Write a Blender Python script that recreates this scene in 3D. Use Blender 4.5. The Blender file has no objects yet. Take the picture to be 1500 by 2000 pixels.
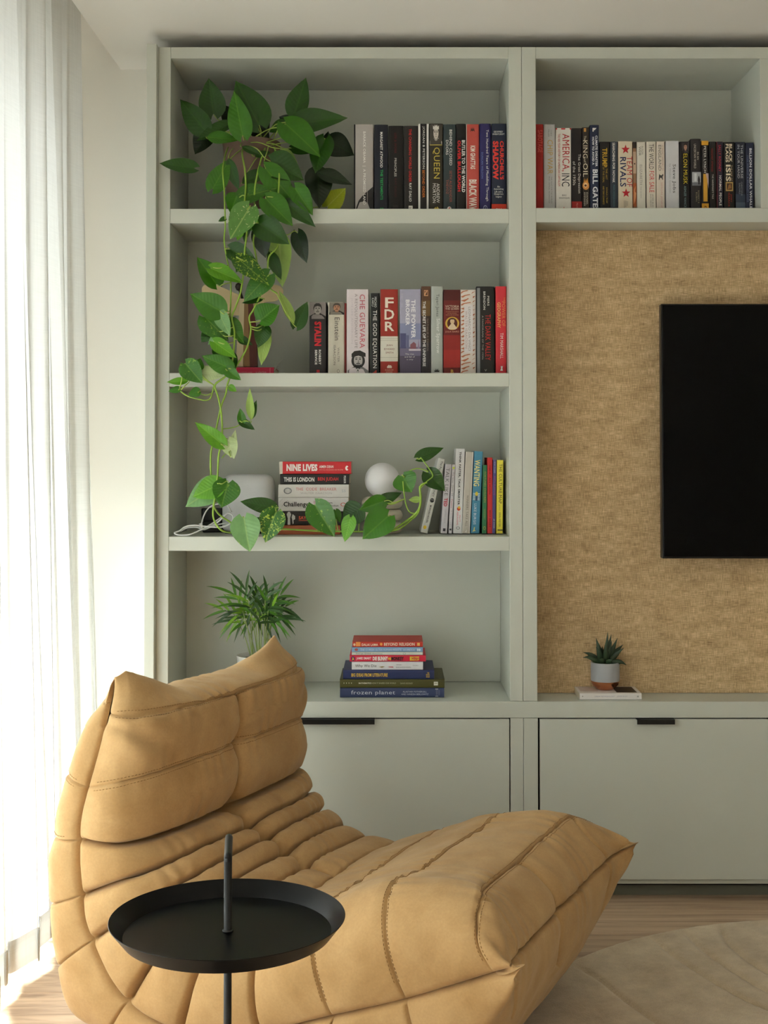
import bpy, bmesh, math, random
import numpy as np
from mathutils import Vector, Matrix, noise

# ------------------------------------------------------------------ camera, sky, lamps, exposure
sc = bpy.context.scene
COL = sc.collection
FPX, DIST, EYE, PITCH, PPX, PPY = 2580.0, 3.74, 1.24, 0.0258, 770.0, 829.0     # the frame is 1500 x 2000
cd = bpy.data.cameras.new('camera')
cam = bpy.data.objects.new('camera', cd); COL.objects.link(cam)
cam.location = (0, -DIST, EYE)
cam.rotation_euler = (math.pi/2 + PITCH, 0, 0)
cd.sensor_fit = 'HORIZONTAL'; cd.sensor_width = 36.0
cd.lens = 36.0*FPX/1500.0
cd.shift_x = (750-PPX)/1500.0
cd.shift_y = (PPY-1000)/1500.0
cd.clip_start = 0.05; cd.clip_end = 100
sc.camera = cam

world = bpy.data.worlds.new('overcast_sky'); sc.world = world
world.use_nodes = True
wn = world.node_tree.nodes; wl = world.node_tree.links
bg = wn['Background']
bg.inputs['Color'].default_value = (0.97, 0.98, 1.0, 1)
bg.inputs['Strength'].default_value = 1.5

sc.view_settings.view_transform = 'Standard'
sc.view_settings.look = 'None'
sc.view_settings.gamma = 1.0
sc.view_settings.use_curve_mapping = False
sc.view_settings.exposure = 1.68

def area_light(name, loc, rot, sx, sy, power, col):
    l = bpy.data.lights.new(name, 'AREA'); l.shape = 'RECTANGLE'
    l.size = sx; l.size_y = sy; l.energy = power; l.color = col
    o = bpy.data.objects.new(name, l); COL.objects.link(o)
    o.location = loc; o.rotation_euler = rot
    return o
# daylight outside the tall window in the left wall (the bright open sky beyond the balcony)
area_light('window_daylight', (-5.0, -3.0, 4.7), (0, math.radians(-46), 0), 2.4, 8.0, 4300, (0.90, 0.955, 1.0))

# ------------------------------------------------------------------ projection of the frame into the room
_C = np.array([0, -DIST, EYE]); _F = np.array([0, math.cos(PITCH), math.sin(PITCH)]); _U = np.array([0, -math.sin(PITCH), math.cos(PITCH)])
def ray(px, py): return np.array([(px-PPX)/FPX, 0, 0]) + _U*(-(py-PPY)/FPX) + _F
def atY(px, py, Y):
    d = ray(px, py); return _C + d*((Y+DIST)/d[1])
def atZ(px, py, Z):
    d = ray(px, py); return _C + d*((Z-EYE)/d[2])
def X0(px, py=900, Y=0.0): return float(atY(px, py, Y)[0])
def Z0(py, Y=0.0): return float(atY(770, py, Y)[2])
def PXM(Y): return FPX/(DIST+Y)          # pixels per metre at depth Y

# ------------------------------------------------------------------ helpers
R = random.Random(7)
def s2l(c):
    c = c/255.0
    return c/12.92 if c <= 0.04045 else ((c+0.055)/1.055)**2.4
def rgb(r, g, b): return (s2l(r), s2l(g), s2l(b), 1.0)

def newmat(name):
    m = bpy.data.materials.new(name); m.use_nodes = True
    nt = m.node_tree
    return m, nt, nt.nodes['Principled BSDF']
def N(nt, kind, **kw):
    n = nt.nodes.new(kind)
    for k, v in kw.items(): setattr(n, k, v)
    return n
def mat(name, col, rough=0.6, var=0.05, scale=8.0, bump=0.0, bscale=200.0, metal=0.0, coat=0.0, sheen=0.0, stretch=None, spec=0.5, coord='Object', rnd=0.0):
    """a painted / plain surface: base colour broken up by noise, fine relief by a second noise"""
    m, nt, p = newmat(name)
    tc = N(nt, 'ShaderNodeTexCoord')
    mp = N(nt, 'ShaderNodeMapping')
    if stretch: mp.inputs['Scale'].default_value = stretch
    nt.links.new(tc.outputs[coord], mp.inputs['Vector'])
    nz = N(nt, 'ShaderNodeTexNoise'); nz.inputs['Scale'].default_value = scale; nz.inputs['Detail'].default_value = 5
    nt.links.new(mp.outputs['Vector'], nz.inputs['Vector'])
    mx = N(nt, 'ShaderNodeMix', data_type='RGBA')
    c = col
    mx.inputs[6].default_value = tuple(max(0, x*(1-var)) for x in c[:3])+(1,)
    mx.inputs[7].default_value = tuple(min(1, x*(1+var)) for x in c[:3])+(1,)
    nt.links.new(nz.outputs['Fac'], mx.inputs[0])
    out = mx.outputs[2]
    if rnd:
        oi = N(nt, 'ShaderNodeObjectInfo')
        hs = N(nt, 'ShaderNodeHueSaturation')
        mr = N(nt, 'ShaderNodeMapRange'); mr.inputs['To Min'].default_value = 1-rnd; mr.inputs['To Max'].default_value = 1+rnd
        nt.links.new(oi.outputs['Random'], mr.inputs['Value'])
        nt.links.new(mr.outputs['Result'], hs.inputs['Value'])
        nt.links.new(out, hs.inputs['Color']); out = hs.outputs['Color']
    nt.links.new(out, p.inputs['Base Color'])
    p.inputs['Roughness'].default_value = rough
    p.inputs['Metallic'].default_value = metal
    p.inputs['Specular IOR Level'].default_value = spec
    p.inputs['Coat Weight'].default_value = coat
    p.inputs['Sheen Weight'].default_value = sheen
    if bump:
        n2 = N(nt, 'ShaderNodeTexNoise'); n2.inputs['Scale'].default_value = bscale; n2.inputs['Detail'].default_value = 3
        nt.links.new(mp.outputs['Vector'], n2.inputs['Vector'])
        bp = N(nt, 'ShaderNodeBump'); bp.inputs['Strength'].default_value = bump; bp.inputs['Distance'].default_value = 0.001
        nt.links.new(n2.outputs['Fac'], bp.inputs['Height']); nt.links.new(bp.outputs['Normal'], p.inputs['Normal'])
    return m

_ink = {}
def ink(r, g, b, rough=0.55):
    """flat printing ink or book cloth of one colour"""
    k = (r, g, b, rough)
    if k not in _ink:
        _ink[k] = mat('print_%d_%d_%d' % (r, g, b), rgb(r, g, b), rough, 0.06, 60, spec=0.35)
    return _ink[k]

def link(name, me, m=None, parent=None, smooth=False, loc=None):
    o = bpy.data.objects.new(name, me); COL.objects.link(o)
    if m is not None:
        for k in (m if isinstance(m, (list, tuple)) else [m]): me.materials.append(k)
    if parent is not None: o.parent = parent
    if loc is not None: o.location = loc
    if smooth: me.shade_smooth()
    return o
def tag(o, label=None, cat=None, group=None, kind=None):
    if label: o['label'] = label
    if cat: o['category'] = cat
    if group: o['group'] = group
    if kind: o['kind'] = kind
    return o
def thing(name, label, cat, loc=(0, 0, 0), rot=(0, 0, 0), group=None):
    o = bpy.data.objects.new(name, None); COL.objects.link(o)
    o.location = loc; o.rotation_euler = rot; o.empty_display_size = 0.05
    return tag(o, label, cat, group)
def pyd(name, v, f):
    me = bpy.data.meshes.new(name); me.from_pydata([tuple(map(float, x)) for x in v], [], f); me.update(); return me
def box_mesh(name, x0, x1, y0, y1, z0, z1, bev=0.0, seg=2, origin=(0, 0, 0)):
    bm = bmesh.new()
    ox, oy, oz = origin
    vs = [bm.verts.new((x-ox, y-oy, z-oz)) for x in (x0, x1) for y in (y0, y1) for z in (z0, z1)]
    for q in ((0, 1, 3, 2), (4, 6, 7, 5), (0, 4, 5, 1), (2, 3, 7, 6), (0, 2, 6, 4), (1, 5, 7, 3)):
        bm.faces.new([vs[i] for i in q])
    bmesh.ops.recalc_face_normals(bm, faces=bm.faces)
    if bev: bmesh.ops.bevel(bm, geom=bm.edges[:], offset=bev, segments=seg, affect='EDGES', profile=0.5)
    me = bpy.data.meshes.new(name); bm.to_mesh(me); bm.free()
    return me
def box(name, x0, x1, y0, y1, z0, z1, m, parent=None, bev=0.0, seg=2, origin=(0, 0, 0)):
    return link(name, box_mesh(name, x0, x1, y0, y1, z0, z1, bev, seg, origin), m, parent)
def struct(o):
    o['kind'] = 'structure'; return o
def lathe_mesh(name, prof, n=64, cap0=True, cap1=True):
    v = []; f = []
    for r, z in prof:
        for i in range(n):
            a = 2*math.pi*i/n; v.append((r*math.cos(a), r*math.sin(a), z))
    for j in range(len(prof)-1):
        for i in range(n):
            k = (i+1) % n
            f.append((j*n+i, j*n+k, (j+1)*n+k, (j+1)*n+i))
    if cap0: f.append(tuple(range(n-1, -1, -1)))
    if cap1: f.append(tuple((len(prof)-1)*n+i for i in range(n)))
    return pyd(name, v, f)
def smooth_path(pts, n):
    """Catmull-Rom through the points, n samples"""
    P = np.array(pts, float)
    if len(P) < 3:
        t = np.linspace(0, 1, n)[:, None]; return P[0]*(1-t)+P[-1]*t
    Q = np.vstack([2*P[0]-P[1], P, 2*P[-1]-P[-2]])
    out = []
    m = len(P)-1
    for u in np.linspace(0, m-1e-6, n):
        i = int(u); t = u-i
        p0, p1, p2, p3 = Q[i], Q[i+1], Q[i+2], Q[i+3]
        out.append(0.5*((2*p1)+(-p0+p2)*t+(2*p0-5*p1+4*p2-p3)*t*t+(-p0+3*p1-3*p2+p3)*t**3))
    return np.array(out)
def tube_mesh(name, pts, r, seg=6, r_end=None, caps=True):
    P = np.array(pts, float); n = len(P)
    T = np.gradient(P, axis=0); T /= (np.linalg.norm(T, axis=1)[:, None]+1e-9)
    up = np.array([0.13, 0.31, 0.94]) if abs(T[0][2]) < 0.9 else np.array([0.95, 0.2, 0.1])
    v = []; f = []
    nrm = np.cross(T[0], up); nrm /= np.linalg.norm(nrm)
    for i in range(n):
        nrm = nrm - T[i]*(nrm@T[i]); nrm /= (np.linalg.norm(nrm)+1e-9)
        bn = np.cross(T[i], nrm)
        rr = r if r_end is None else r+(r_end-r)*i/(n-1)
        for k in range(seg):
            a = 2*math.pi*k/seg
            v.append(P[i]+rr*(math.cos(a)*nrm+math.sin(a)*bn))
    for i in range(n-1):
        for k in range(seg):
            q = (k+1) % seg
            f.append((i*seg+k, i*seg+q, (i+1)*seg+q, (i+1)*seg+k))
    if caps:
        f.append(tuple(range(seg-1, -1, -1))); f.append(tuple((n-1)*seg+k for k in range(seg)))
    return pyd(name, v, f)
def tube(name, pts, r, m, parent=None, seg=6, r_end=None):
    return link(name, tube_mesh(name, pts, r, seg, r_end), m, parent, smooth=True)

# ------------------------------------------------------------------ shared materials
M = {}
M['sage'] = mat('sage_green_paint', rgb(202, 205, 195), 0.42, 0.025, 3, 0.12, 260, spec=0.45)
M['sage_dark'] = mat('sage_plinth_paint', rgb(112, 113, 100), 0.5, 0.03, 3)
M['gap'] = mat('dark_cabinet_interior', rgb(22, 23, 20), 0.8, 0.02, 4)
M['wall'] = mat('warm_white_wall_paint', rgb(240, 236, 226), 0.8, 0.015, 2, 0.1, 300)
M['ceil'] = mat('matt_ceiling_paint', rgb(238, 234, 227), 0.9, 0.012, 2)
M['black'] = mat('black_powder_coat', rgb(16, 16, 17), 0.42, 0.06, 60, 0.15, 900, spec=0.35)
M['white_plastic'] = mat('white_plastic', rgb(228, 228, 228), 0.4, 0.02, 20)
M['paper'] = mat('page_edges', rgb(222, 212, 190), 0.85, 0.09, 9, 0.35, 120, stretch=(220, 2, 2))
M['frame'] = mat('white_window_frame', rgb(235, 235, 232), 0.45, 0.02, 5)
# ================================================================== the room
M['wall2'] = mat('off_white_wall_paint', rgb(206, 202, 194), 0.85, 0.02, 2, 0.1, 300)
CEIL = 2.456; BACK = 0.36; EDGE = -0.856; LEFT = -1.32; RIGHT = 3.6; REAR = -6.0
struct(box('wall_back', LEFT-0.2, RIGHT+0.2, BACK, BACK+0.12, -0.1, 2.75, M['wall']))
struct(box('wall_right', RIGHT, RIGHT+0.12, REAR, BACK, -0.1, 2.75, M['wall2']))
struct(box('wall_rear', LEFT-0.2, RIGHT+0.2, REAR-0.12, REAR, -0.1, 2.75, M['wall2']))
struct(box('ceiling', EDGE, RIGHT, REAR, BACK, CEIL, 2.75, M['ceil']))
struct(box('trim_1', LEFT, EDGE-0.001, REAR, BACK, 2.66, 2.75, M['ceil']))          # roof of the curtain recess
# left wall with its tall window opening, unseen end bare for added fill light
WZ0, WZ1 = 0.05, 2.18
WINS = [(-5.7, 0.04)]
def wall_left():
    bm = bmesh.new()
    def b(x0, x1, y0, y1, z0, z1):
        r = bmesh.ops.create_cube(bm, size=1)
        for v in r['verts']:
            v.co = Vector((x0+(v.co.x+.5)*(x1-x0), y0+(v.co.y+.5)*(y1-y0), z0+(v.co.z+.5)*(z1-z0)))
    X0_, X1_ = LEFT-0.16, LEFT
    b(X0_, X1_, WINS[0][1], BACK, -0.1, 2.75)
    b(X0_, X1_, REAR, WINS[0][0], -0.1, 2.75)
    for y0, y1 in WINS:
        b(X0_, X1_, y0, y1, WZ1, 2.75); b(X0_, X1_, y0, y1, -0.1, WZ0)
    me = bpy.data.meshes.new('wall_left'); bm.to_mesh(me); bm.free()
    return struct(link('wall_left', me, M['wall']))
wall_left()
def glass_mat():
    m, nt, p = newmat('clear_window_glass')
    nt.nodes.remove(p)
    out = nt.nodes['Material Output']
    t = N(nt, 'ShaderNodeBsdfTransparent'); t.inputs['Color'].default_value = (0.93, 0.96, 0.95, 1)
    g = N(nt, 'ShaderNodeBsdfGlossy'); g.inputs['Roughness'].default_value = 0.02
    fr = N(nt, 'ShaderNodeFresnel'); fr.inputs['IOR'].default_value = 1.3
    mx = N(nt, 'ShaderNodeMixShader')
    nt.links.new(fr.outputs['Fac'], mx.inputs['Fac']); nt.links.new(t.outputs[0], mx.inputs[1]); nt.links.new(g.outputs[0], mx.inputs[2])
    nt.links.new(mx.outputs[0], out.inputs['Surface'])
    return m
M['glass'] = glass_mat()
def window(nm, WY0, WY1, n_sash):
    win = bpy.data.objects.new(nm, None); COL.objects.link(win); struct(win)
    oy = (WY0+WY1)/2
    win.location = (LEFT-0.08, oy, WZ0)
    for i in range(n_sash):
        y0 = WY0+(WY1-WY0)*i/n_sash; y1 = WY0+(WY1-WY0)*(i+1)/n_sash
        bm = bmesh.new()
        for (a0, a1, z0, z1) in ((y0, y0+.05, WZ0, WZ1), (y1-.05, y1, WZ0, WZ1), (y0+.05, y1-.05, WZ0, WZ0+.07), (y0+.05, y1-.05, WZ1-.06, WZ1)):
            r = bmesh.ops.create_cube(bm, size=1)
            for v in r['verts']:
                v.co = Vector((v.co.x*0.05, a0-oy+(v.co.y+.5)*(a1-a0), z0-WZ0+(v.co.z+.5)*(z1-z0)))
        me = bpy.data.meshes.new('sash'); bm.to_mesh(me); bm.free()
        s = link('sash', me, M['frame'], win)
        box('pane', -0.004, 0.004, y0+.05-oy, y1-.05-oy, .07, WZ1-WZ0-.06, M['glass'], s)
window('window_1', WINS[0][0], WINS[0][1], 4)
# the balcony outside: floor, and an unseen slab added to shade the curtain top
M['balcony'] = mat('pale_concrete', rgb(140, 137, 131), 0.9, 0.06, 3)
struct(box('balcony_floor', -4.6, LEFT-0.16, REAR-1, 1.5, -0.25, -0.02, M['balcony']))
struct(box('curtain_shade_slab', -2.9, LEFT-0.16, REAR-1, 1.5, 2.28, 2.5, M['balcony']))

# ------------------------------------------------------------------ floor of planks
def plank_mat():
    m, nt, p = newmat('oak_planks')
    tc = N(nt, 'ShaderNodeTexCoord'); oi = N(nt, 'ShaderNodeObjectInfo')
    ad = N(nt, 'ShaderNodeVectorMath', operation='ADD')
    sc3 = N(nt, 'ShaderNodeVectorMath', operation='SCALE'); sc3.inputs['Scale'].default_value = 37.0
    cmb = N(nt, 'ShaderNodeCombineXYZ')
    nt.links.new(oi.outputs['Random'], cmb.inputs[0]); nt.links.new(oi.outputs['Random'], cmb.inputs[1])
    nt.links.new(cmb.outputs[0], sc3.inputs[0])
    nt.links.new(tc.outputs['Object'], ad.inputs[0]); nt.links.new(sc3.outputs[0], ad.inputs[1])
    mp = N(nt, 'ShaderNodeMapping'); mp.inputs['Scale'].default_value = (0.9, 16, 16)
    nt.links.new(ad.outputs[0], mp.inputs['Vector'])
    nz = N(nt, 'ShaderNodeTexNoise'); nz.inputs['Scale'].default_value = 2.2; nz.inputs['Detail'].default_value = 9; nz.inputs['Roughness'].default_value = .62; nz.inputs['Distortion'].default_value = 0.6
    nt.links.new(mp.outputs[0], nz.inputs['Vector'])
    cr = N(nt, 'ShaderNodeValToRGB')
    e = cr.color_ramp.elements
    e[0].position = .28; e[0].color = rgb(150, 122, 98)
    e[1].position = .74; e[1].color = rgb(220, 194, 164)
    k = cr.color_ramp.elements.new(.5); k.color = rgb(194, 166, 138)
    nt.links.new(nz.outputs['Fac'], cr.inputs['Fac'])
    hs = N(nt, 'ShaderNodeHueSaturation'); mr = N(nt, 'ShaderNodeMapRange')
    mr.inputs['To Min'].default_value = .9; mr.inputs['To Max'].default_value = 1.08
    nt.links.new(oi.outputs['Random'], mr.inputs['Value']); nt.links.new(mr.outputs[0], hs.inputs['Value'])
    nt.links.new(cr.outputs[0], hs.inputs['Color']); nt.links.new(hs.outputs[0], p.inputs['Base Color'])
    p.inputs['Roughness'].default_value = .5
    bp = N(nt, 'ShaderNodeBump'); bp.inputs['Strength'].default_value = .15; bp.inputs['Distance'].default_value = .001
    nt.links.new(nz.outputs['Fac'], bp.inputs['Height']); nt.links.new(bp.outputs[0], p.inputs['Normal'])
    return m
M['plank'] = plank_mat()
M['subfloor'] = mat('dark_joint', rgb(70, 54, 42), 0.8, 0.02, 4)
fl = struct(box('floor', LEFT, RIGHT, REAR, BACK, -0.12, -0.004, M['subfloor']))
PW, PL = 0.19, 1.9
plank_me = box_mesh('plank', -PL/2+.0010, PL/2-.0010, -PW/2+.0009, PW/2-.0009, -0.004, 0.0, 0.0012, 1)
plank_me.materials.append(M['plank'])
row = 0
y = BACK-0.05
while y > REAR-PW:
    x = LEFT-R.random()*PL
    while x < RIGHT:
        x1 = min(x+PL, RIGHT); x0 = max(x, LEFT)
        if x1-x0 > 0.05 and y-PW > -5.2:
            o = bpy.data.objects.new('plank', plank_me); COL.objects.link(o); o.parent = fl
            o.location = ((x0+x1)/2, y-PW/2, 0); o.scale = ((x1-x0)/PL, 1, 1)
        x += PL
    y -= PW; row += 1

# ------------------------------------------------------------------ fitted joinery: bookcase, wall unit, worktop, base cabinets
TOP = 2.414
CT0, CT1 = Z0(1402), Z0(1370)              # worktop underside / top
xl0, xl1, xr0, xr1, xw1 = X0(306), X0(330), X0(995), X0(1021), X0(1048.5)
DB = 0.325
bc = thing('bookcase', 'tall sage green bookcase with four open shelves standing on the worktop', 'bookcase', ((xl0+xr1)/2, 0, CT1))
o_ = tuple(bc.location)
def bpart(name, x0, x1, y0, y1, z0, z1, m=None, par=bc, bev=.0016):
    return box(name, x0, x1, y0, y1, z0, z1, m or M['sage'], par, bev, 2, tuple(par.location))
SH = [(Z0(436), Z0(407.5)), (Z0(755), Z0(728.5)), (Z0(1076), Z0(1048))]     # shelf undersides and tops
bpart('side_panel', xl0, xl1, .001, DB+.012, CT1+.0005, TOP)
bpart('side_panel', xr0, xr1-.0008, 0, DB+.012, CT1+.0005, TOP)
bpart('top_panel', xl1, xr0, .0005, DB+.012, Z0(114), TOP)
bpart('back_panel', xl1, xr0, DB, DB+.012, CT1+.0005, Z0(114))
for z0, z1 in SH: bpart('shelf', xl1, xr0, .0008, DB, z0, z1)
# filler strip against the wall
struct(box('trim_2', X0(286.5), xl0, -0.03, BACK, 0, TOP, M['sage'], None, .0015))

XE = 2.05
wu = thing('wall_unit', 'sage green wall unit with open book cubbies above the television niche', 'shelf unit', ((xr1+XE)/2, 0, CT1))
xc1, xc2 = X0(1490), X0(1517)
bpart('side_panel', xr1, xw1, 0, DB+.012, CT1+.0005, TOP, par=wu)
bpart('top_panel', xw1, XE, .0005, DB+.012, Z0(114), TOP, par=wu)
bpart('shelf', xw1, XE, .0005, DB+.012, Z0(434), Z0(406), par=wu)
bpart('back_panel', xw1, XE, DB, DB+.012, Z0(406), Z0(114), par=wu)
bpart('divider', xc1, xc2, .0008, DB, Z0(406), Z0(114), par=wu)
bpart('side_panel', XE, XE+.036, 0, DB+.012, CT1+.0005, TOP, par=wu)

wt = box('worktop', xl0, XE+.04, -.002, DB+.012, CT0, CT1, M['sage'], None, .0016)
tag(wt, 'continuous sage green worktop running under the bookcase and the television niche', 'worktop')

dz0, dz1 = Z0(1718), Z0(1404.5)
def base_cabinet(label, x0, x1, xs, door_l, door_r, hx0, hx1):
    c = thing('base_cabinet', label, 'cabinet', ((x0+x1)/2, 0, 0))
    o = tuple(c.location)
    box('carcass', x0+.002, x1-.002, .022, DB, Z0(1729, .02), CT0-.0005, M['gap'], c, 0, 2, o)
    for a, b in xs: box('stile', a, b, .0005, .022, Z0(1729), CT0-.0005, M['sage'], c, .0012, 2, o)
    box('bottom_rail', x0+.002, x1-.002, .012, .022, Z0(1729), Z0(1719.5), M['sage'], c, .001, 2, o)
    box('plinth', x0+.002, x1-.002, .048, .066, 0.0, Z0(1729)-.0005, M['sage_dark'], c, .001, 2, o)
    d = box('door', door_l, door_r, 0, .02, dz0, dz1, M['sage'], c, .0012, 2, o)
    # black edge pull: a folded strip hooked over the door's top edge
    bm = bmesh.new()
    for (yy0, yy1, zz0, zz1) in ((-.018, .012, dz1, dz1+.0022), (-.018, -.0155, dz1-.0115, dz1), ):
        r = bmesh.ops.create_cube(bm, size=1)
        for v in r['verts']:
            v.co = Vector((hx0-o[0]+(v.co.x+.5)*(hx1-hx0), yy0+(v.co.y+.5)*(yy1-yy0), zz0+(v.co.z+.5)*(zz1-zz0)))
    me = bpy.data.meshes.new('handle'); bm.to_mesh(me); bm.free()
    link('handle', me, M['black'], d)
    return c
base_cabinet('low sage green cabinet behind the suede chair, its black edge pull half hidden', xl0, xr1, [(xl0, xl1), (xr0+.001, xr1-.0004)], xl1+.003, xr0-.002, X0(560), X0(732))
base_cabinet('low sage green cabinet under the television, its door whole in view', xr1, xc2+.002, [(xr1+.0004, xw1+.001), (X0(1499.5), xc2+.001)], X0(1053), X0(1496.5), X0(1240), X0(1313))
base_cabinet('low sage green cabinet at the far end of the worktop', xc2+.003, XE+.036, [(XE, XE+.035)], xc2+.008, XE-.003, X0(1700), X0(1775))

# ------------------------------------------------------------------ woven wall covering behind the television
def weave_mat():
    m, nt, p = newmat('woven_linen_wall_cloth')
    tc = N(nt, 'ShaderNodeTexCoord')
    def nz(sx, sz, sc_, det):
        mp = N(nt, 'ShaderNodeMapping'); mp.inputs['Scale'].default_value = (sx, 1, sz)
        nt.links.new(tc.outputs['Object'], mp.inputs['Vector'])
        n = N(nt, 'ShaderNodeTexNoise'); n.inputs['Scale'].default_value = sc_; n.inputs['Detail'].default_value = det
        nt.links.new(mp.outputs[0], n.inputs['Vector']); return n
    a = nz(26, 330, 1.6, 2); b = nz(330, 26, 1.6, 2); c = nz(1, 1, 3, 4); d = nz(260, 260, 2.0, 2); e2 = nz(9, 26, 1.5, 5)
    add = N(nt, 'ShaderNodeMath', operation='ADD'); nt.links.new(a.outputs['Fac'], add.inputs[0]); nt.links.new(b.outputs['Fac'], add.inputs[1])
    add2 = N(nt, 'ShaderNodeMath', operation='MULTIPLY_ADD'); nt.links.new(d.outputs['Fac'], add2.inputs[0]); add2.inputs[1].default_value = .6; nt.links.new(add.outputs[0], add2.inputs[2])
    add3 = N(nt, 'ShaderNodeMath', operation='MULTIPLY_ADD'); nt.links.new(e2.outputs['Fac'], add3.inputs[0]); add3.inputs[1].default_value = .7; nt.links.new(add2.outputs[0], add3.inputs[2])
    mr = N(nt, 'ShaderNodeMapRange'); mr.inputs['From Min'].default_value = 1.1; mr.inputs['From Max'].default_value = 2.2
    nt.links.new(add3.outputs[0], mr.inputs['Value'])
    cr = N(nt, 'ShaderNodeValToRGB'); e = cr.color_ramp.elements
    e[0].position = 0.05; e[0].color = rgb(118, 92, 56); e[1].position = .95; e[1].color = rgb(216, 190, 148)
    k = e.new(.5); k.color = rgb(176, 147, 103)
    nt.links.new(mr.outputs[0], cr.inputs['Fac'])
    mx = N(nt, 'ShaderNodeMix', data_type='RGBA', blend_type='MULTIPLY'); mx.inputs[0].default_value = .35
    nt.links.new(cr.outputs[0], mx.inputs[6]); nt.links.new(c.outputs['Fac'], mx.inputs[7])
    hs = N(nt, 'ShaderNodeHueSaturation'); hs.inputs['Value'].default_value = 1.6; hs.inputs['Saturation'].default_value = .92
    nt.links.new(mx.outputs[2], hs.inputs['Color']); nt.links.new(hs.outputs[0], p.inputs['Base Color'])
    p.inputs['Roughness'].default_value = .85
    bp = N(nt, 'ShaderNodeBump'); bp.inputs['Strength'].default_value = .3; bp.inputs['Distance'].default_value = .001
    nt.links.new(add3.outputs[0], bp.inputs['Height']); nt.links.new(bp.outputs[0], p.inputs['Normal'])
    return m
M['weave'] = weave_mat()
NI = 0.132
pn = box('wall_panel', xw1+.0005, XE-.0005, NI, NI+.02, CT1+.0008, Z0(434)-.0008, M['weave'], None, 0, 2, (1.2, NI, 1.0))
pn.location = (1.2, NI, 1.0)
tag(pn, 'tan woven linen wall panel filling the niche behind the black television', 'wall panel')

# ------------------------------------------------------------------ television
M['screen'] = mat('black_glass_screen', rgb(4, 4, 5), 0.25, 0.02, 3, spec=0.12)
M['tvframe'] = mat('dark_metal_bezel', rgb(30, 30, 32), 0.35, 0.03, 30, metal=.6)
TY = 0.062
tx0 = X0(1292.5, 840, TY); tz1 = float(atY(1293, 593.5, TY)[2]); tz0 = float(atY(1293, 1091, TY)[2]); tx1 = tx0+1.235
tv = thing('television', 'large black flat screen television mounted on the tan woven panel', 'television', ((tx0+tx1)/2, TY, tz0))
o = tuple(tv.location)
box('screen', tx0+.004, tx1-.004, TY-.001, TY+.004, tz0+.006, tz1-.004, M['screen'], tv, .0008, 2, o)
box('bezel', tx0, tx1, TY+.0005, TY+.03, tz0, tz1, M['tvframe'], tv, .002, 2, o)
box('mount', (tx0+tx1)/2-.3, (tx0+tx1)/2+.3, TY+.028, NI+.001, (tz0+tz1)/2-.2, (tz0+tz1)/2+.2, M['black'], tv, .003, 2, o)

# ------------------------------------------------------------------ sheer curtains
def curtain_mat():
    m, nt, p = newmat('sheer_linen_curtain')
    tc = N(nt, 'ShaderNodeTexCoord')
    def nz(sy, sz, s, d):
        mp = N(nt, 'ShaderNodeMapping'); mp.inputs['Scale'].default_value = (sy, sy, sz)
        nt.links.new(tc.outputs['Object'], mp.inputs['Vector'])
        n = N(nt, 'ShaderNodeTexNoise'); n.inputs['Scale'].default_value = s; n.inputs['Detail'].default_value = d
        nt.links.new(mp.outputs[0], n.inputs['Vector']); return n
    a = nz(8, 420, 1.5, 3); b = nz(300, 5, 1.5, 3)
    ad = N(nt, 'ShaderNodeMath', operation='ADD'); nt.links.new(a.outputs['Fac'], ad.inputs[0]); nt.links.new(b.outputs['Fac'], ad.inputs[1])
    mr = N(nt, 'ShaderNodeMapRange'); mr.inputs['From Min'].default_value = .7; mr.inputs['From Max'].default_value = 1.3; mr.inputs['To Min'].default_value = .45; mr.inputs['To Max'].default_value = .75
    nt.links.new(ad.outputs[0], mr.inputs['Value'])
    mx = N(nt, 'ShaderNodeMix', data_type='RGBA'); mx.inputs[6].default_value = (.70, .69, .66, 1); mx.inputs[7].default_value = (.86, .85, .83, 1)
    nt.links.new(mr.outputs[0], mx.inputs[0])
    tr = N(nt, 'ShaderNodeBsdfTranslucent'); df = N(nt, 'ShaderNodeBsdfDiffuse'); tp = N(nt, 'ShaderNodeBsdfTransparent')
    nt.links.new(mx.outputs[2], tr.inputs['Color']); nt.links.new(mx.outputs[2], df.inputs['Color'])
    m1 = N(nt, 'ShaderNodeMixShader'); m1.inputs[0].default_value = .46
    nt.links.new(tr.outputs[0], m1.inputs[1]); nt.links.new(df.outputs[0], m1.inputs[2])
    m2 = N(nt, 'ShaderNodeMixShader')
    # the open weave: between 8 and 30 per cent of the cloth is holes
    mr2 = N(nt, 'ShaderNodeMapRange'); mr2.inputs['From Min'].default_value = .7; mr2.inputs['From Max'].default_value = 1.3; mr2.inputs['To Min'].default_value = .055; mr2.inputs['To Max'].default_value = .01
    nt.links.new(ad.outputs[0], mr2.inputs['Value']); nt.links.new(mr2.outputs[0], m2.inputs[0])
    nt.links.new(m1.outputs[0], m2.inputs[1]); nt.links.new(tp.outputs[0], m2.inputs[2])
    nt.links.new(m2.outputs[0], nt.nodes['Material Output'].inputs['Surface'])
    nt.nodes.remove(p)
    return m
M['curtain'] = curtain_mat()
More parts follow.
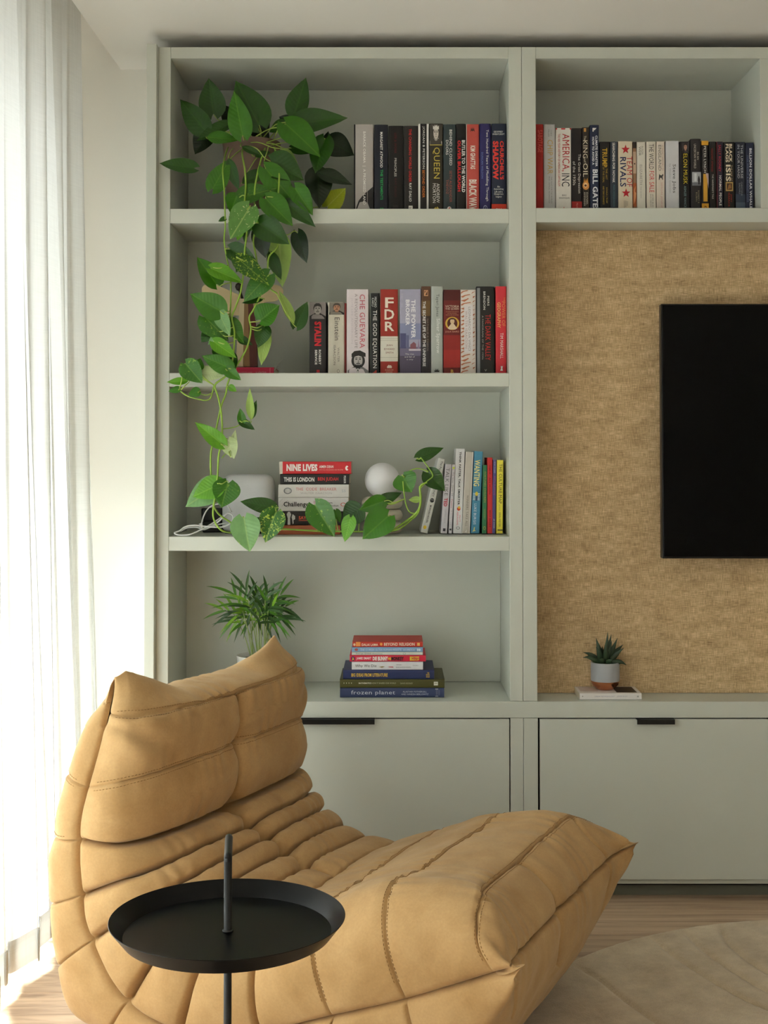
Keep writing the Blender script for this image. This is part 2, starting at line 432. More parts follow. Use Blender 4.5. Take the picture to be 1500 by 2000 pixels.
def curtain(label, y0, y1, xbase, seed, wave, zb, flare, amp):
    rr = random.Random(seed)
    ns, nz_ = int((y1-y0)/0.006), 70
    ph = 0; phs = []
    offs = [rr.uniform(.75, 1.35) for _ in range(200)]
    for i in range(ns+1):
        s = i/ns*(y1-y0)
        k = offs[int(s/wave) % 200]
        ph += 2*math.pi/(wave*k)*(y1-y0)/ns
        phs.append(ph)
    v = []; f = []
    for j in range(nz_+1):
        h = j/nz_
        z = zb+(2.62-zb)*h
        low = (1-h)
        A = amp*(.55+.6*low)
        for i in range(ns+1):
            u = i/ns
            ph = phs[i]+.5*math.sin(3*h+u*9+seed)*low
            fold = math.sin(ph)
            fold = math.copysign(abs(fold)**.9, fold)
            x = xbase+A*fold+.018*math.sin(ph*.37+2*h)
            x += flare*low**1.3*u
            y = y0+(y1-y0)*u+.018*math.sin(2*ph)*(.4+low)+.05*low*(u-.5)
            v.append((x, y, z))
    n1 = ns+1
    for j in range(nz_):
        for i in range(ns):
            f.append((j*n1+i, j*n1+i+1, (j+1)*n1+i+1, (j+1)*n1+i))
    c = thing('curtain', label, 'curtain', (xbase, (y0+y1)/2, zb))
    me = pyd('cloth', [(p[0]-xbase, p[1]-(y0+y1)/2, p[2]-zb) for p in v], f)
    link('cloth', me, M['curtain'], c, smooth=True)
    # the doubled hem along the foot
    hv = []; hf = []
    k = 0
    for i in range(ns+1):
        p0 = v[i]
        for dz, off in ((0.0, .0008), (.075, .0008), (.075, .0018), (0.0, .0018)):
            hv.append((p0[0]-xbase+off, p0[1]-(y0+y1)/2, dz))
    for i in range(ns):
        for q in range(4):
            r2 = (q+1) % 4
            hf.append((i*4+q, i*4+r2, (i+1)*4+r2, (i+1)*4+q))
    link('hem', pyd('hem', hv, hf), M['curtain'], c, smooth=True)
    return c
curtain('sheer white linen curtain hanging from the ceiling recess beside the bookcase', -3.0, .17, -.945, 3, .125, .03, .075, .014)
rail = box('curtain_rail', -1.0, -.97, -5.6, .2, 2.64, 2.66, M['frame'])
tag(rail, 'white curtain rail hidden in the ceiling recess', 'curtain rail')
cbl = tube('cable', smooth_path([(X0(258, 1320, .3), .352, 0.02), (X0(259, 1335, .3), .345, .3), tuple(atY(258, 1345, .35)), tuple(atY(257, 1320, .352))], 24), .004, M['black'], None, 6, .0012)
tag(cbl, 'thin dark cable end on the white wall beside the curtain', 'cable')
# ================================================================== the quilted suede chair
def suede():
    m, nt, p = newmat('tan_nubuck')
    tc = N(nt, 'ShaderNodeTexCoord')
    a = N(nt, 'ShaderNodeTexNoise'); a.inputs['Scale'].default_value = 9; a.inputs['Detail'].default_value = 6; a.inputs['Roughness'].default_value = .6; a.inputs['Distortion'].default_value = .4
    nt.links.new(tc.outputs['Object'], a.inputs['Vector'])
    b = N(nt, 'ShaderNodeTexNoise'); b.inputs['Scale'].default_value = 220; b.inputs['Detail'].default_value = 3
    nt.links.new(tc.outputs['Object'], b.inputs['Vector'])
    cr = N(nt, 'ShaderNodeValToRGB'); e = cr.color_ramp.elements
    e[0].position = .3; e[0].color = rgb(177, 138, 88); e[1].position = .72; e[1].color = rgb(199, 162, 112)
    nt.links.new(a.outputs['Fac'], cr.inputs['Fac'])
    mx = N(nt, 'ShaderNodeMix', data_type='RGBA', blend_type='OVERLAY'); mx.inputs[0].default_value = .12
    nt.links.new(cr.outputs[0], mx.inputs[6]); nt.links.new(b.outputs['Fac'], mx.inputs[7])
    nt.links.new(mx.outputs[2], p.inputs['Base Color'])
    p.inputs['Roughness'].default_value = .78; p.inputs['Specular IOR Level'].default_value = .25
    p.inputs['Sheen Weight'].default_value = .3; p.inputs['Sheen Roughness'].default_value = .5
    p.inputs['Sheen Tint'].default_value = rgb(236, 222, 200)
    w = N(nt, 'ShaderNodeTexNoise'); w.inputs['Scale'].default_value = 26; w.inputs['Detail'].default_value = 4; w.inputs['Distortion'].default_value = .8
    nt.links.new(tc.outputs['Object'], w.inputs['Vector'])
    bp = N(nt, 'ShaderNodeBump'); bp.inputs['Strength'].default_value = .22; bp.inputs['Distance'].default_value = .004
    nt.links.new(w.outputs['Fac'], bp.inputs['Height'])
    bp2 = N(nt, 'ShaderNodeBump'); bp2.inputs['Strength'].default_value = .08; bp2.inputs['Distance'].default_value = .001
    nt.links.new(b.outputs['Fac'], bp2.inputs['Height']); nt.links.new(bp.outputs[0], bp2.inputs['Normal'])
    nt.links.new(bp2.outputs[0], p.inputs['Normal'])
    return m
M['suede'] = suede()
M['thread'] = mat('seam_thread', rgb(150, 112, 64), .8, .05, 60)

def quilted_chair():
    A_ = np.array([.91, -.414, 0]); A_ /= np.linalg.norm(A_)
    B_ = np.array([-A_[1], A_[0], 0])
    BC = -.755
    # closed profile: (a, z) of the padded surface on the centre line, (a, z) of the side seam it is gathered into,
    # half width there, depth of the groove sewn at this station (0 = only a shape point), side: 1 inner, 2 front, 3 outer, 0 top
    prof = [
        # inner face, from the top front edge of the back down and out along the seat
        (-.050, .703, -.150, .706, .372, .009, 1),   # S0 double seam at the top edge
        (-.040, .645, -.158, .660, .388, 0, 1),
        (-.047, .584, -.180, .556, .402, .0055, 1),   # S1 flat seam
        (-.040, .510, -.193, .500, .408, 0, 1),
        (-.050, .443, -.195, .447, .412, .033, 1),   # S2 deep seam
        (-.010, .410, -.185, .335, .414, .033, 1),   # S3
        (.030, .382, -.160, .245, .414, .033, 1),    # S4
        (.075, .354, -.070, .135, .414, .031, 1),    # S5
        (.128, .330, .060, .100, .414, .031, 1),     # S6
        (.205, .320, .240, .130, .414, .026, 1),     # S7
        (.325, .352, .400, .187, .414, .008, 1),     # S8 soft
        (.470, .398, .550, .243, .414, .008, 1),     # S9 soft
        (.630, .402, .728, .322, .416, .0095, 1),     # S10 top edge of the nose
        # front face
        (.724, .310, .782, .346, .419, .020, 2),     # F1 seam across the nose
        (.716, .192, .752, .332, .416, 0, 3),
        (.615, .040, .550, .243, .414, .012, 3),
        (.520, .013, .480, .215, .414, 0, 3),
        (.380, .012, .400, .187, .414, .012, 3),
        (.200, .012, .240, .130, .414, .012, 3),
        (.000, .012, .060, .100, .414, .012, 3),
        (-.150, .014, -.070, .135, .414, .012, 3),
        (-.262, .040, -.120, .190, .414, 0, 3),
        (-.305, .140, -.160, .245, .414, .010, 3),
        (-.318, .285, -.185, .335, .414, .010, 3),
        (-.305, .437, -.195, .447, .412, .010, 3),
        (-.275, .580, -.180, .556, .402, .0055, 3),
        (-.240, .672, -.158, .680, .382, 0, 3),
        (-.190, .722, -.157, .728, .366, .004, 0),
        (-.118, .722, -.157, .775, .346, 0, 0),
    ]
    P = np.array([q[:6] for q in prof]); side = [q[6] for q in prof]
    n = len(prof)
    # resample: per span a number of rows by length
    rows = []        # (span index, tau)
    for i in range(n):
        j = (i+1) % n
        L = math.hypot(P[j, 0]-P[i, 0], P[j, 1]-P[i, 1]); Ls = math.hypot(P[j, 2]-P[i, 2], P[j, 3]-P[i, 3])
        k = max(6, int(max(L, Ls)/.003))
        for t in range(k): rows.append((i, t/k))
    NU = len(rows)
    def cm(col, i, t):
        p0, p1, p2, p3 = (P[(i+d) % n, col] for d in (-1, 0, 1, 2))
        # centripetal-like damping: limit tangents
        m1 = .42*(p2-p0); m2 = .42*(p3-p1)
        h = t*t
        return (2*t*h-3*h+1)*p1+(t*h-2*h+t)*m1+(-2*t*h+3*h)*p2+(t*h-h)*m2
    Lo = np.array([[cm(0, i, t), cm(1, i, t)] for i, t in rows])
    Me = np.array([[cm(2, i, t), cm(3, i, t)] for i, t in rows])
    Wd = np.array([cm(4, i, t) for i, t in rows])
    rs = np.array([i for i, t in rows])
    Mc = Me[(rs <= 12) & ~((rs == 12) & (np.array([t for i, t in rows]) > .99))]
    Mc = np.vstack([Mc, P[13, 2:4]])
    def snap(pt):
        best = None
        for k in range(len(Mc)-1):
            d = Mc[k+1]-Mc[k]; t = min(1, max(0, ((pt-Mc[k])@d)/(d@d+1e-12))); q = Mc[k]+t*d; e_ = (pt-q)@(pt-q)
            if best is None or e_ < best[0]: best = (e_, q)
        return best[1]
    for r in range(NU):
        if 13 <= rs[r] <= 25: Me[r] = snap(Me[r])
    # seam bookkeeping: for each row the groove before / after and the position between them
    seams = [i for i in range(n) if P[i, 5] > 0]
    spanstart = {}
    arc = np.zeros(n+1)
    for i in range(n):
        j = (i+1) % n
        arc[i+1] = arc[i]+max(.35*math.hypot(P[j, 2]-P[i, 2], P[j, 3]-P[i, 3])+.65*math.hypot(P[j, 0]-P[i, 0], P[j, 1]-P[i, 1]), .01)
    tau = np.zeros(NU); dep0 = np.zeros(NU); dep1 = np.zeros(NU); wid = np.zeros(NU); arcs = np.zeros(NU)
    for r, (i, t) in enumerate(rows):
        s = arc[i]+(arc[i+1]-arc[i])*t; arcs[r] = s
        before = max([k for k in seams if k <= i]); nxt = [k for k in seams if k > i]
        after = nxt[0] if nxt else seams[0]; a1 = arc[after] if nxt else arc[n]
        tau[r] = (s-arc[before])/(a1-arc[before]); dep0[r] = P[before, 5]; dep1[r] = P[after, 5]; wid[r] = a1-arc[before]
    # across: superellipse table by arc length
    al = np.linspace(-math.pi/2, math.pi/2, 1601)
    NV = 270
    SW = np.zeros((NU, NV)); G = np.zeros((NU, NV)); dist_edge = np.zeros((NU, NV))
    for r in range(NU):
        d0 = abs(arcs[r]-arc[28]); d1 = abs(arcs[r]-arc[13])
        ex = 3.8-1.3*math.exp(-(d0/.085)**2)-0.0*d1
        e = 2/ex
        sw = np.sign(np.sin(al))*np.abs(np.sin(al))**e; g = np.abs(np.cos(al))**e
        th_ = max(.05, math.hypot(*(Lo[r]-Me[r])))
        arcw = np.concatenate([[0], np.cumsum(np.hypot(np.diff(sw)*.41, np.diff(g)*th_))])
        q = np.linspace(0, arcw[-1], NV)
        SW[r] = np.interp(q, arcw, sw); G[r] = np.interp(q, arcw, g)
        dist_edge[r] = np.minimum(q, arcw[-1]-q)       # metres of cloth from the side seam
    U_, V_ = NU, NV
    a = Me[:, 0:1]+(Lo[:, 0:1]-Me[:, 0:1])*G
    z = Me[:, 1:2]+(Lo[:, 1:2]-Me[:, 1:2])*G
    w = Wd[:, None]*SW
    spans = np.array([i for i, t in rows])
    inner = (spans <= 11)
    front = (spans >= 12) & (spans <= 13)
    # the near side of the seat is plumped up over the edge
    sfade = np.clip((Lo[:, 0]-.2)/.25, 0, 1)*np.clip((arc[13]+.03-arcs)/.16, 0, 1)*(spans <= 13)
    z += sfade[:, None]*np.clip(dist_edge/.09, 0, 1)*(.040*np.exp(-((w+.33)/.10)**2)+.020*np.exp(-((w-.33)/.10)**2))
    a += (sfade*np.clip((Lo[:, 0]-.45)/.15, 0, 1))[:, None]*np.clip(dist_edge/.09, 0, 1)*.035*np.exp(-((w+.34)/.10)**2)
    d_top = np.abs(arcs-arc[28])
    z += (np.exp(-(d_top/.045)**2))[:, None]*.042*np.clip((np.abs(w)-.15)/.15, 0, 1)*np.clip(dist_edge/.05, 0, 1)
    # the lap: channels sag a little in the middle of the back
    base = np.stack([a, w, z], -1)
    # outward normals by differences (closed in u)
    du = np.roll(base, -1, 0)-np.roll(base, 1, 0)
    dv = np.gradient(base, axis=1)
    nrm = np.cross(du, dv); nl = np.linalg.norm(nrm, axis=-1, keepdims=True)
    nrm = nrm/(nl+1e-12)
    c0 = base.reshape(-1, 3).mean(0)
    mid = NV//2
    r0 = int(np.argmax(spans == 2))
    if nrm[r0, mid, 0] < 0: nrm = -nrm       # on the inner back the outside is +a
    # ---- quilting
    def crease(x):            # x in 0..1 from the seam to the pad's middle: 1 at the seam, 0 in the middle, steep at the seam
        y = 1-np.clip(x, 0, 1)
        return 1-np.sqrt(np.clip(1-y*y, 0, 1))
    # seams wander a little
    wob = np.zeros((U_, V_))
    rr = np.random.RandomState(4)
    ph = rr.rand(40)*6.28
    for k in range(1, 5): wob += .16/k*np.sin(2*math.pi*k*w/.83*1.1+ph[k]+spans[:, None]*1.7)
    T = np.clip(tau[:, None], 0, 1)
    shift = .10*wob*np.sin(math.pi*T)*(dep0+dep1)[:, None]/.04
    T = np.clip(T+shift*.5, 0, 1)
    wd = wid[:, None]
    x0 = T*wd; x1 = (1-T)*wd
    half = .5*wd
    def groove(d, x):      # a wide soft valley with a narrow sharp crease sewn into it
        return d*(np.where(d > .012, .42, .18)*crease(x/np.minimum(half, .016+1.0*d))+np.where(d > .02, 1.35, .95)*crease(x/np.minimum(half, .005+.17*d)))
    fr_edge = np.where(((spans >= 12) & (spans <= 13))[:, None], np.clip(dist_edge/.07, 0, 1), 1.0)
    disp = -(groove(dep0[:, None], x0)+groove(dep1[:, None], x1))*fr_edge
    for sg in (-1, 1):          # the folds that shut off the two ears of the nose
        disp -= (((spans == 12) | (spans == 13))*np.where(spans == 12, 1.0, .7))[:, None]*.015*crease(np.abs(w-sg*(.335-.03*np.sin(math.pi*T)))/.013)*np.clip(np.minimum(x0, x1)/.01+.3, 0, 1)
    # pads stand proud
    padh = (.004+.10*np.minimum(wd, .10)*np.clip((dep0+dep1)[:, None]/.06, .08, 1))*np.sin(math.pi*T)**.7*.6
    disp += padh*np.clip(dist_edge/.06, .25, 1)
    # centre line tufting (back, upper seat, nose)
    cw = np.where(inner & (spans <= 9), 1.0, np.where(front | (spans == 13), .8, 0.0))
    cw = cw*np.where((spans <= 9), np.clip((9.8-spans-np.array([t for i, t in rows]))/2.0, 0, 1), 1)
    cshift = .006*np.sin(arcs*17)
    cdist = np.abs(w-cshift[:, None])
    disp -= cw[:, None]*(.014*crease(cdist/.042)+.022*crease(cdist/.011)+.010*np.exp(-(cdist/.055)**2)*0.6)
    # buttons: deeper pits where the centre line meets the seams
    for s_, d_ in ((2, .010), (4, .030), (5, .022), (6, .02), (7, .018), (8, .015), (13, .01)):
        ds = np.minimum(np.abs(arcs-arc[s_]), 9)[:, None]
        disp -= d_*np.exp(-(ds**2+cdist**2)/.022**2)
    # side seam all round
    # gathered corners: folds running into the four ears
    for (ss, sg) in ((0, -1), (0, 1), (13, -1), (13, 1)):
        ds = np.minimum(np.abs(arcs-arc[ss]), np.abs(arcs-arc[n]) if ss == 0 else 9)[:, None]
        dw = (w*sg-.30)
        rad = np.hypot(ds, np.clip(.42-w*sg, 0, 9))
        ang = np.arctan2(ds, np.clip(.42-w*sg, 1e-4, 9))
        disp += (.0045 if ss == 0 else .002)*np.sin(ang*9+ss)*np.exp(-((rad-.10)/.07)**2)
    # tension wrinkles
    nzv = np.zeros((U_, V_))
    for i in range(0, U_):
        for j in range(0, V_):
            p_ = base[i, j]
            nzv[i, j] = noise.noise(Vector((p_[0]*7, p_[1]*7, p_[2]*7)))*.006+noise.noise(Vector((p_[0]*19+4, p_[1]*15, p_[2]*19)))*.0032
    near_seam = np.exp(-np.minimum(x0, x1)/.035)
    pucker = np.sin(w*2*math.pi/.047+np.sin(w*31+spans[:, None]*2.1)*2.2)*(.5+.5*np.sin(w*13+spans[:, None]))*.0032
    disp += nzv+pucker*near_seam*np.clip(dist_edge/.05, 0, 1)
    disp *= np.clip(dist_edge/.012, 0, 1)
    S = base+nrm*disp[..., None]
    ear_ = 1-.75*np.exp(-((arcs-arc[13])/.06)**2)[:, None]
    S[..., 1] -= ear_*np.sign(w)*(.012*crease(dist_edge/.040)+.012*crease(dist_edge/.014))
    S[..., 2] = np.maximum(S[..., 2], .0150)
    # weld the two lips of the side seam
    root = thing('lounge_chair', 'low quilted tan suede lounge chair with pointed pillow corners on the floor', 'chair',
                 tuple(A_*.25+B_*BC))
    org = np.array(root.location)
    def W3(p): return p[..., 0:1]*A_+(p[..., 1:2]+BC)*B_+p[..., 2:3]*np.array([0, 0, 1.])-org
    V3 = W3(S).reshape(-1, 3)
    idx = np.arange(U_*V_).reshape(U_, V_)
    i2 = np.roll(idx, -1, 0)
    F = np.stack([idx[:, :-1], i2[:, :-1], i2[:, 1:], idx[:, 1:]], -1).reshape(-1, 4)
    me = bpy.data.meshes.new('quilted_cover')
    me.vertices.add(len(V3)); me.vertices.foreach_set('co', V3.astype(np.float32).ravel())
    me.loops.add(F.size); me.loops.foreach_set('vertex_index', F.astype(np.int32).ravel())
    me.polygons.add(len(F)); me.polygons.foreach_set('loop_start', np.arange(0, F.size, 4, dtype=np.int32)); me.polygons.foreach_set('loop_total', np.full(len(F), 4, np.int32))
    me.update(); me.validate()
    # make the faces look outwards
    p0 = F[r0*(V_-1)+mid]
    fn = np.cross(V3[p0[1]]-V3[p0[0]], V3[p0[2]]-V3[p0[0]])
    if fn@A_ < 0: me.flip_normals()
    link('quilted_cover', me, M['suede'], root, smooth=True)
    # stitching: rows of short thread stitches along the double seams
    sv = []; sf = []
    nW = W3(nrm+0)*0
    nw3 = nrm[..., 0:1]*A_+nrm[..., 1:2]*B_+nrm[..., 2:3]*np.array([0, 0, 1.])
    V3g = V3.reshape(U_, V_, 3)
    def stitch_row(r, v0, v1):
        path = V3g[r, v0:v1]+nw3[r, v0:v1]*.0006
        seg = np.concatenate([[0], np.cumsum(np.linalg.norm(np.diff(path, axis=0), axis=1))])
        t = 0
        while t+.0045 < seg[-1]:
            pa = np.array([np.interp(t, seg, path[:, k]) for k in range(3)]); pb = np.array([np.interp(t+.0042, seg, path[:, k]) for k in range(3)])
            iv = int(np.interp(t, seg, np.arange(len(seg))))
            nn = nw3[r, v0+iv]; d = pb-pa; d /= np.linalg.norm(d)+1e-9
            b = np.cross(d, nn); b /= np.linalg.norm(b)+1e-9
            k = len(sv)
            for q_ in (pa, pb):
                sv.extend([q_+b*.0007-nn*.0004, q_+nn*.0006, q_-b*.0007-nn*.0004])
            sf.extend([(k, k+3, k+4, k+1), (k+1, k+4, k+5, k+2), (k, k+1, k+2), (k+3, k+5, k+4)])
            t += .0075
    def row_at(s, off):
        tgt = arc[s]+off
        if tgt < 0: tgt += arc[n]
        return int(np.argmin(np.abs(arcs-tgt)))
    for s_, o1, o2 in ((0, -.007, .007), (2, -.008, .008), (10, -.006, .006), (11, -.006, .006), (12, -.007, .007), (24, .010, .011), (25, -.008, .008)):
        for o_1 in (o1, o2): stitch_row(row_at(s_, o_1), 8, NV-8)
    st = link('stitching', pyd('stitching', sv, sf), M['thread'], root)
    st['kind'] = 'stuff'
    # the covered button at the meeting of the centre line and the deep seam
    r = row_at(4, 0); cpos = V3g[r, int(np.argmin(np.abs(w[r])))]
    bprof = [(.001, .006), (.006, .005), (.009, .002), (.009, -.004)]
    b = link('button', lathe_mesh('button', bprof[::-1], 20), M['suede'], root, smooth=True)
    nb = nw3[r, mid]; b.rotation_euler = Vector(nb).to_track_quat('Z', 'Y').to_euler(); b.location = cpos+nb*.004
    return root
quilted_chair()

# ================================================================== black tray table in front of the chair
def tray_table():
    D = 2.144; Y = D-DIST; c = atZ(445, 1815, .475); x, y = float(c[0]), float(c[1])
    t = thing('tray_table', 'small round black metal tray table with a bent centre handle, before the suede chair', 'side table', (x, y, 0))
    prof = [(.0, .4715), (.168, .4715), (.1895, .4965), (.1905, .4968), (.1910, .496), (.1695, .4690), (.0, .4690)]
    prof = [(max(r, .0005), z) for r, z in prof][::-1]
    tr = link('tray', lathe_mesh('tray', prof, 128), M['black_tray'], t, smooth=True)
    tr.data.set_sharp_from_angle(angle=math.radians(35))
    pole = [(0, 0, .01), (0, 0, .3), (0, 0, .585)]
    tube('pole', pole, .0065, M['black'], t, 20)
    h = .592
    arm = smooth_path([(0, 0, .580), (-.0002, .002, .588), (-.0009, .008, .5915), (-.0055, .05, .5935), (-.0108, .098, .595)], 26)
    tube('handle', arm, .0066, M['black'], t, 20)
    link('base_plate', lathe_mesh('base_plate', [(.0005, .0), (.14, 0), (.14, .006), (.137, .008), (.0005, .008)], 96), M['black'], t, smooth=False)
    link('collar', lathe_mesh('collar', [(.0066, .4716), (.009, .4716), (.009, .474), (.0066, .475)], 32), M['black'], t, smooth=True)
    return t
M['black_tray'] = mat('scuffed_black_powder_coat', rgb(6, 6, 7), .32, .25, 22, .12, 700, spec=.18)
tray_table()

# ================================================================== round rug with carved lines
def rug():
    cx_, cy_, r_, th = 1.129, -1.126, .952, .013
    lines = [[(1267, 1833), (1317, 1875), (1362, 1905), (1431, 1947), (1500, 1980), (1640, 2030)],
             [(1327, 1815), (1365, 1855), (1410, 1890), (1500, 1945), (1600, 1990)],
             [(1408, 1800), (1414, 1833), (1437, 1863), (1500, 1908), (1640, 1970)],
             [(1128, 1897), (1170, 1920), (1218, 1959), (1290, 2010), (1400, 2080)],
             [(1480, 1790), (1500, 1815), (1580, 1850), (1700, 1900)]]
    wl_ = [np.array([atZ(px, py, 0)[:2] for px, py in l]) for l in lines]
    wl_ = [smooth_path(np.c_[l, np.zeros(len(l))], 90)[:, :2] for l in wl_]
    nr, na = 230, 640
    v = []; f = []
    rad = np.concatenate([np.linspace(.02, .93, nr-6), np.linspace(.937, r_, 6)])
    XY = []
    for i, rr in enumerate(rad):
        for k in range(na):
            a = 2*math.pi*k/na
            q = rr*(1+(.0022*noise.noise(Vector((math.cos(a)*40, math.sin(a)*40, 0))) if i > nr-4 else 0))
            XY.append((q*math.cos(a), q*math.sin(a)))
    XY = np.array(XY)
    Wp = XY+np.array([cx_, cy_])
    Z = np.full(len(XY), th)
    for l in wl_:
        d = np.full(len(XY), 9.)
        for p0, p1 in zip(l[:-1], l[1:]):
            dd = p1-p0; L = dd@dd
            t = np.clip(((Wp-p0)@dd)/L, 0, 1)
            q = p0+t[:, None]*dd
            d = np.minimum(d, np.linalg.norm(Wp-q, axis=1))
        Z -= (.011*np.exp(-(d/.006)**2)+.0016*np.exp(-(d/.03)**2))*np.clip((r_-.015-np.repeat(rad, na))/.05, 0, 1)
    for i in range(len(Z)):
        Z[i] += .0009*noise.noise(Vector((Wp[i, 0]*90, Wp[i, 1]*90, 0)))
    edge = np.repeat(rad, na)
    Z = np.where(edge > r_-.009, Z-.006*((edge-(r_-.009))/.009)**2, Z)
    v = [(x, y, z) for (x, y), z in zip(XY, Z)]
    for i in range(nr-1):
        for k in range(na):
            q = (k+1) % na
            f.append((i*na+k, (i+1)*na+k, (i+1)*na+q, i*na+q))
    f.append(tuple(range(na)))
    b0 = len(v)
    for k in range(na): v.append((XY[(nr-1)*na+k][0], XY[(nr-1)*na+k][1], .0004))
    for k in range(na):
        q = (k+1) % na; f.append(((nr-1)*na+k, b0+k, b0+q, (nr-1)*na+q))
    o = link('rug', pyd('rug', v, f), M['rug'], None, smooth=True, loc=(cx_, cy_, 0))
    tag(o, 'round beige wool rug with carved leaf lines on the oak floor', 'rug')
def rug_mat():
    m, nt, p = newmat('cut_wool_pile')
    tc = N(nt, 'ShaderNodeTexCoord')
    a = N(nt, 'ShaderNodeTexNoise'); a.inputs['Scale'].default_value = 7; a.inputs['Detail'].default_value = 7; a.inputs['Roughness'].default_value = .65
    nt.links.new(tc.outputs['Object'], a.inputs['Vector'])
    b = N(nt, 'ShaderNodeTexNoise'); b.inputs['Scale'].default_value = 420; b.inputs['Detail'].default_value = 2
    nt.links.new(tc.outputs['Object'], b.inputs['Vector'])
    cr = N(nt, 'ShaderNodeValToRGB'); e = cr.color_ramp.elements
    e[0].position = .35; e[0].color = rgb(186, 164, 134); e[1].position = .65; e[1].color = rgb(220, 200, 170)
    nt.links.new(a.outputs['Fac'], cr.inputs['Fac'])
    mx = N(nt, 'ShaderNodeMix', data_type='RGBA', blend_type='OVERLAY'); mx.inputs[0].default_value = .25
    nt.links.new(cr.outputs[0], mx.inputs[6]); nt.links.new(b.outputs['Fac'], mx.inputs[7])
    nt.links.new(mx.outputs[2], p.inputs['Base Color'])
    p.inputs['Roughness'].default_value = .95; p.inputs['Sheen Weight'].default_value = .4; p.inputs['Specular IOR Level'].default_value = .1
    bp = N(nt, 'ShaderNodeBump'); bp.inputs['Strength'].default_value = .5; bp.inputs['Distance'].default_value = .002
    nt.links.new(b.outputs['Fac'], bp.inputs['Height']); nt.links.new(bp.outputs[0], p.inputs['Normal'])
    return m
M['rug'] = rug_mat()
rug()
# ================================================================== plants
def leaf_mat(name, base, vein, patch=None, patch_lo=.58, gloss=.32, var=.25):
    m, nt, p = newmat(name)
    tc = N(nt, 'ShaderNodeTexCoord'); oi = N(nt, 'ShaderNodeObjectInfo')
    uv = N(nt, 'ShaderNodeSeparateXYZ'); nt.links.new(tc.outputs['UV'], uv.inputs[0])
    nz = N(nt, 'ShaderNodeTexNoise', noise_dimensions='4D'); nz.inputs['Scale'].default_value = 55; nz.inputs['Detail'].default_value = 4
    ml = N(nt, 'ShaderNodeMath', operation='MULTIPLY'); ml.inputs[1].default_value = 90
    nt.links.new(oi.outputs['Random'], ml.inputs[0]); nt.links.new(ml.outputs[0], nz.inputs['W']); nt.links.new(tc.outputs['Object'], nz.inputs['Vector'])
    mx = N(nt, 'ShaderNodeMix', data_type='RGBA')
    mx.inputs[6].default_value = tuple(c*(1-var) for c in base[:3])+(1,); mx.inputs[7].default_value = tuple(min(1, c*(1+var)) for c in base[:3])+(1,)
    nt.links.new(nz.outputs['Fac'], mx.inputs[0]); col = mx.outputs[2]
    if patch:
        pn_ = N(nt, 'ShaderNodeTexNoise', noise_dimensions='4D'); pn_.inputs['Scale'].default_value = 95; pn_.inputs['Detail'].default_value = 4; pn_.inputs['Distortion'].default_value = 1.6
        nt.links.new(ml.outputs[0], pn_.inputs['W']); nt.links.new(tc.outputs['Object'], pn_.inputs['Vector'])
        mr = N(nt, 'ShaderNodeMapRange'); mr.inputs['From Min'].default_value = patch_lo; mr.inputs['From Max'].default_value = patch_lo+.06
        nt.links.new(pn_.outputs['Fac'], mr.inputs['Value'])
        m2 = N(nt, 'ShaderNodeMix', data_type='RGBA'); m2.inputs[7].default_value = patch
        nt.links.new(mr.outputs[0], m2.inputs[0]); nt.links.new(col, m2.inputs[6]); col = m2.outputs[2]
    # midrib: a pale line along u = 0.5
    d = N(nt, 'ShaderNodeMath', operation='SUBTRACT'); d.inputs[1].default_value = .5; nt.links.new(uv.outputs[0], d.inputs[0])
    ab = N(nt, 'ShaderNodeMath', operation='ABSOLUTE'); nt.links.new(d.outputs[0], ab.inputs[0])
    mr = N(nt, 'ShaderNodeMapRange'); mr.inputs['From Min'].default_value = .012; mr.inputs['From Max'].default_value = .03; mr.inputs['To Min'].default_value = .6; mr.inputs['To Max'].default_value = 0
    nt.links.new(ab.outputs[0], mr.inputs['Value'])
    m3 = N(nt, 'ShaderNodeMix', data_type='RGBA'); m3.inputs[7].default_value = vein
    nt.links.new(mr.outputs[0], m3.inputs[0]); nt.links.new(col, m3.inputs[6])
    # side veins as relief
    wv = N(nt, 'ShaderNodeMath', operation='MULTIPLY_ADD'); wv.inputs[1].default_value = 60; nt.links.new(uv.outputs[1], wv.inputs[0])
    m4 = N(nt, 'ShaderNodeMath', operation='MULTIPLY'); m4.inputs[1].default_value = -34; nt.links.new(ab.outputs[0], m4.inputs[0]); nt.links.new(m4.outputs[0], wv.inputs[2])
    sn = N(nt, 'ShaderNodeMath', operation='SINE'); nt.links.new(wv.outputs[0], sn.inputs[0])
    bp = N(nt, 'ShaderNodeBump'); bp.inputs['Strength'].default_value = .12; bp.inputs['Distance'].default_value = .001
    nt.links.new(sn.outputs[0], bp.inputs['Height'])
    nt.links.new(m3.outputs[2], p.inputs['Base Color']); nt.links.new(bp.outputs[0], p.inputs['Normal'])
    p.inputs['Roughness'].default_value = gloss; p.inputs['Specular IOR Level'].default_value = .5
    tr = N(nt, 'ShaderNodeBsdfTranslucent'); ms = N(nt, 'ShaderNodeMixShader'); ms.inputs[0].default_value = .18
    nt.links.new(m3.outputs[2], tr.inputs['Color']); nt.links.new(p.outputs[0], ms.inputs[1]); nt.links.new(tr.outputs[0], ms.inputs[2])
    nt.links.new(ms.outputs[0], nt.nodes['Material Output'].inputs['Surface'])
    return m
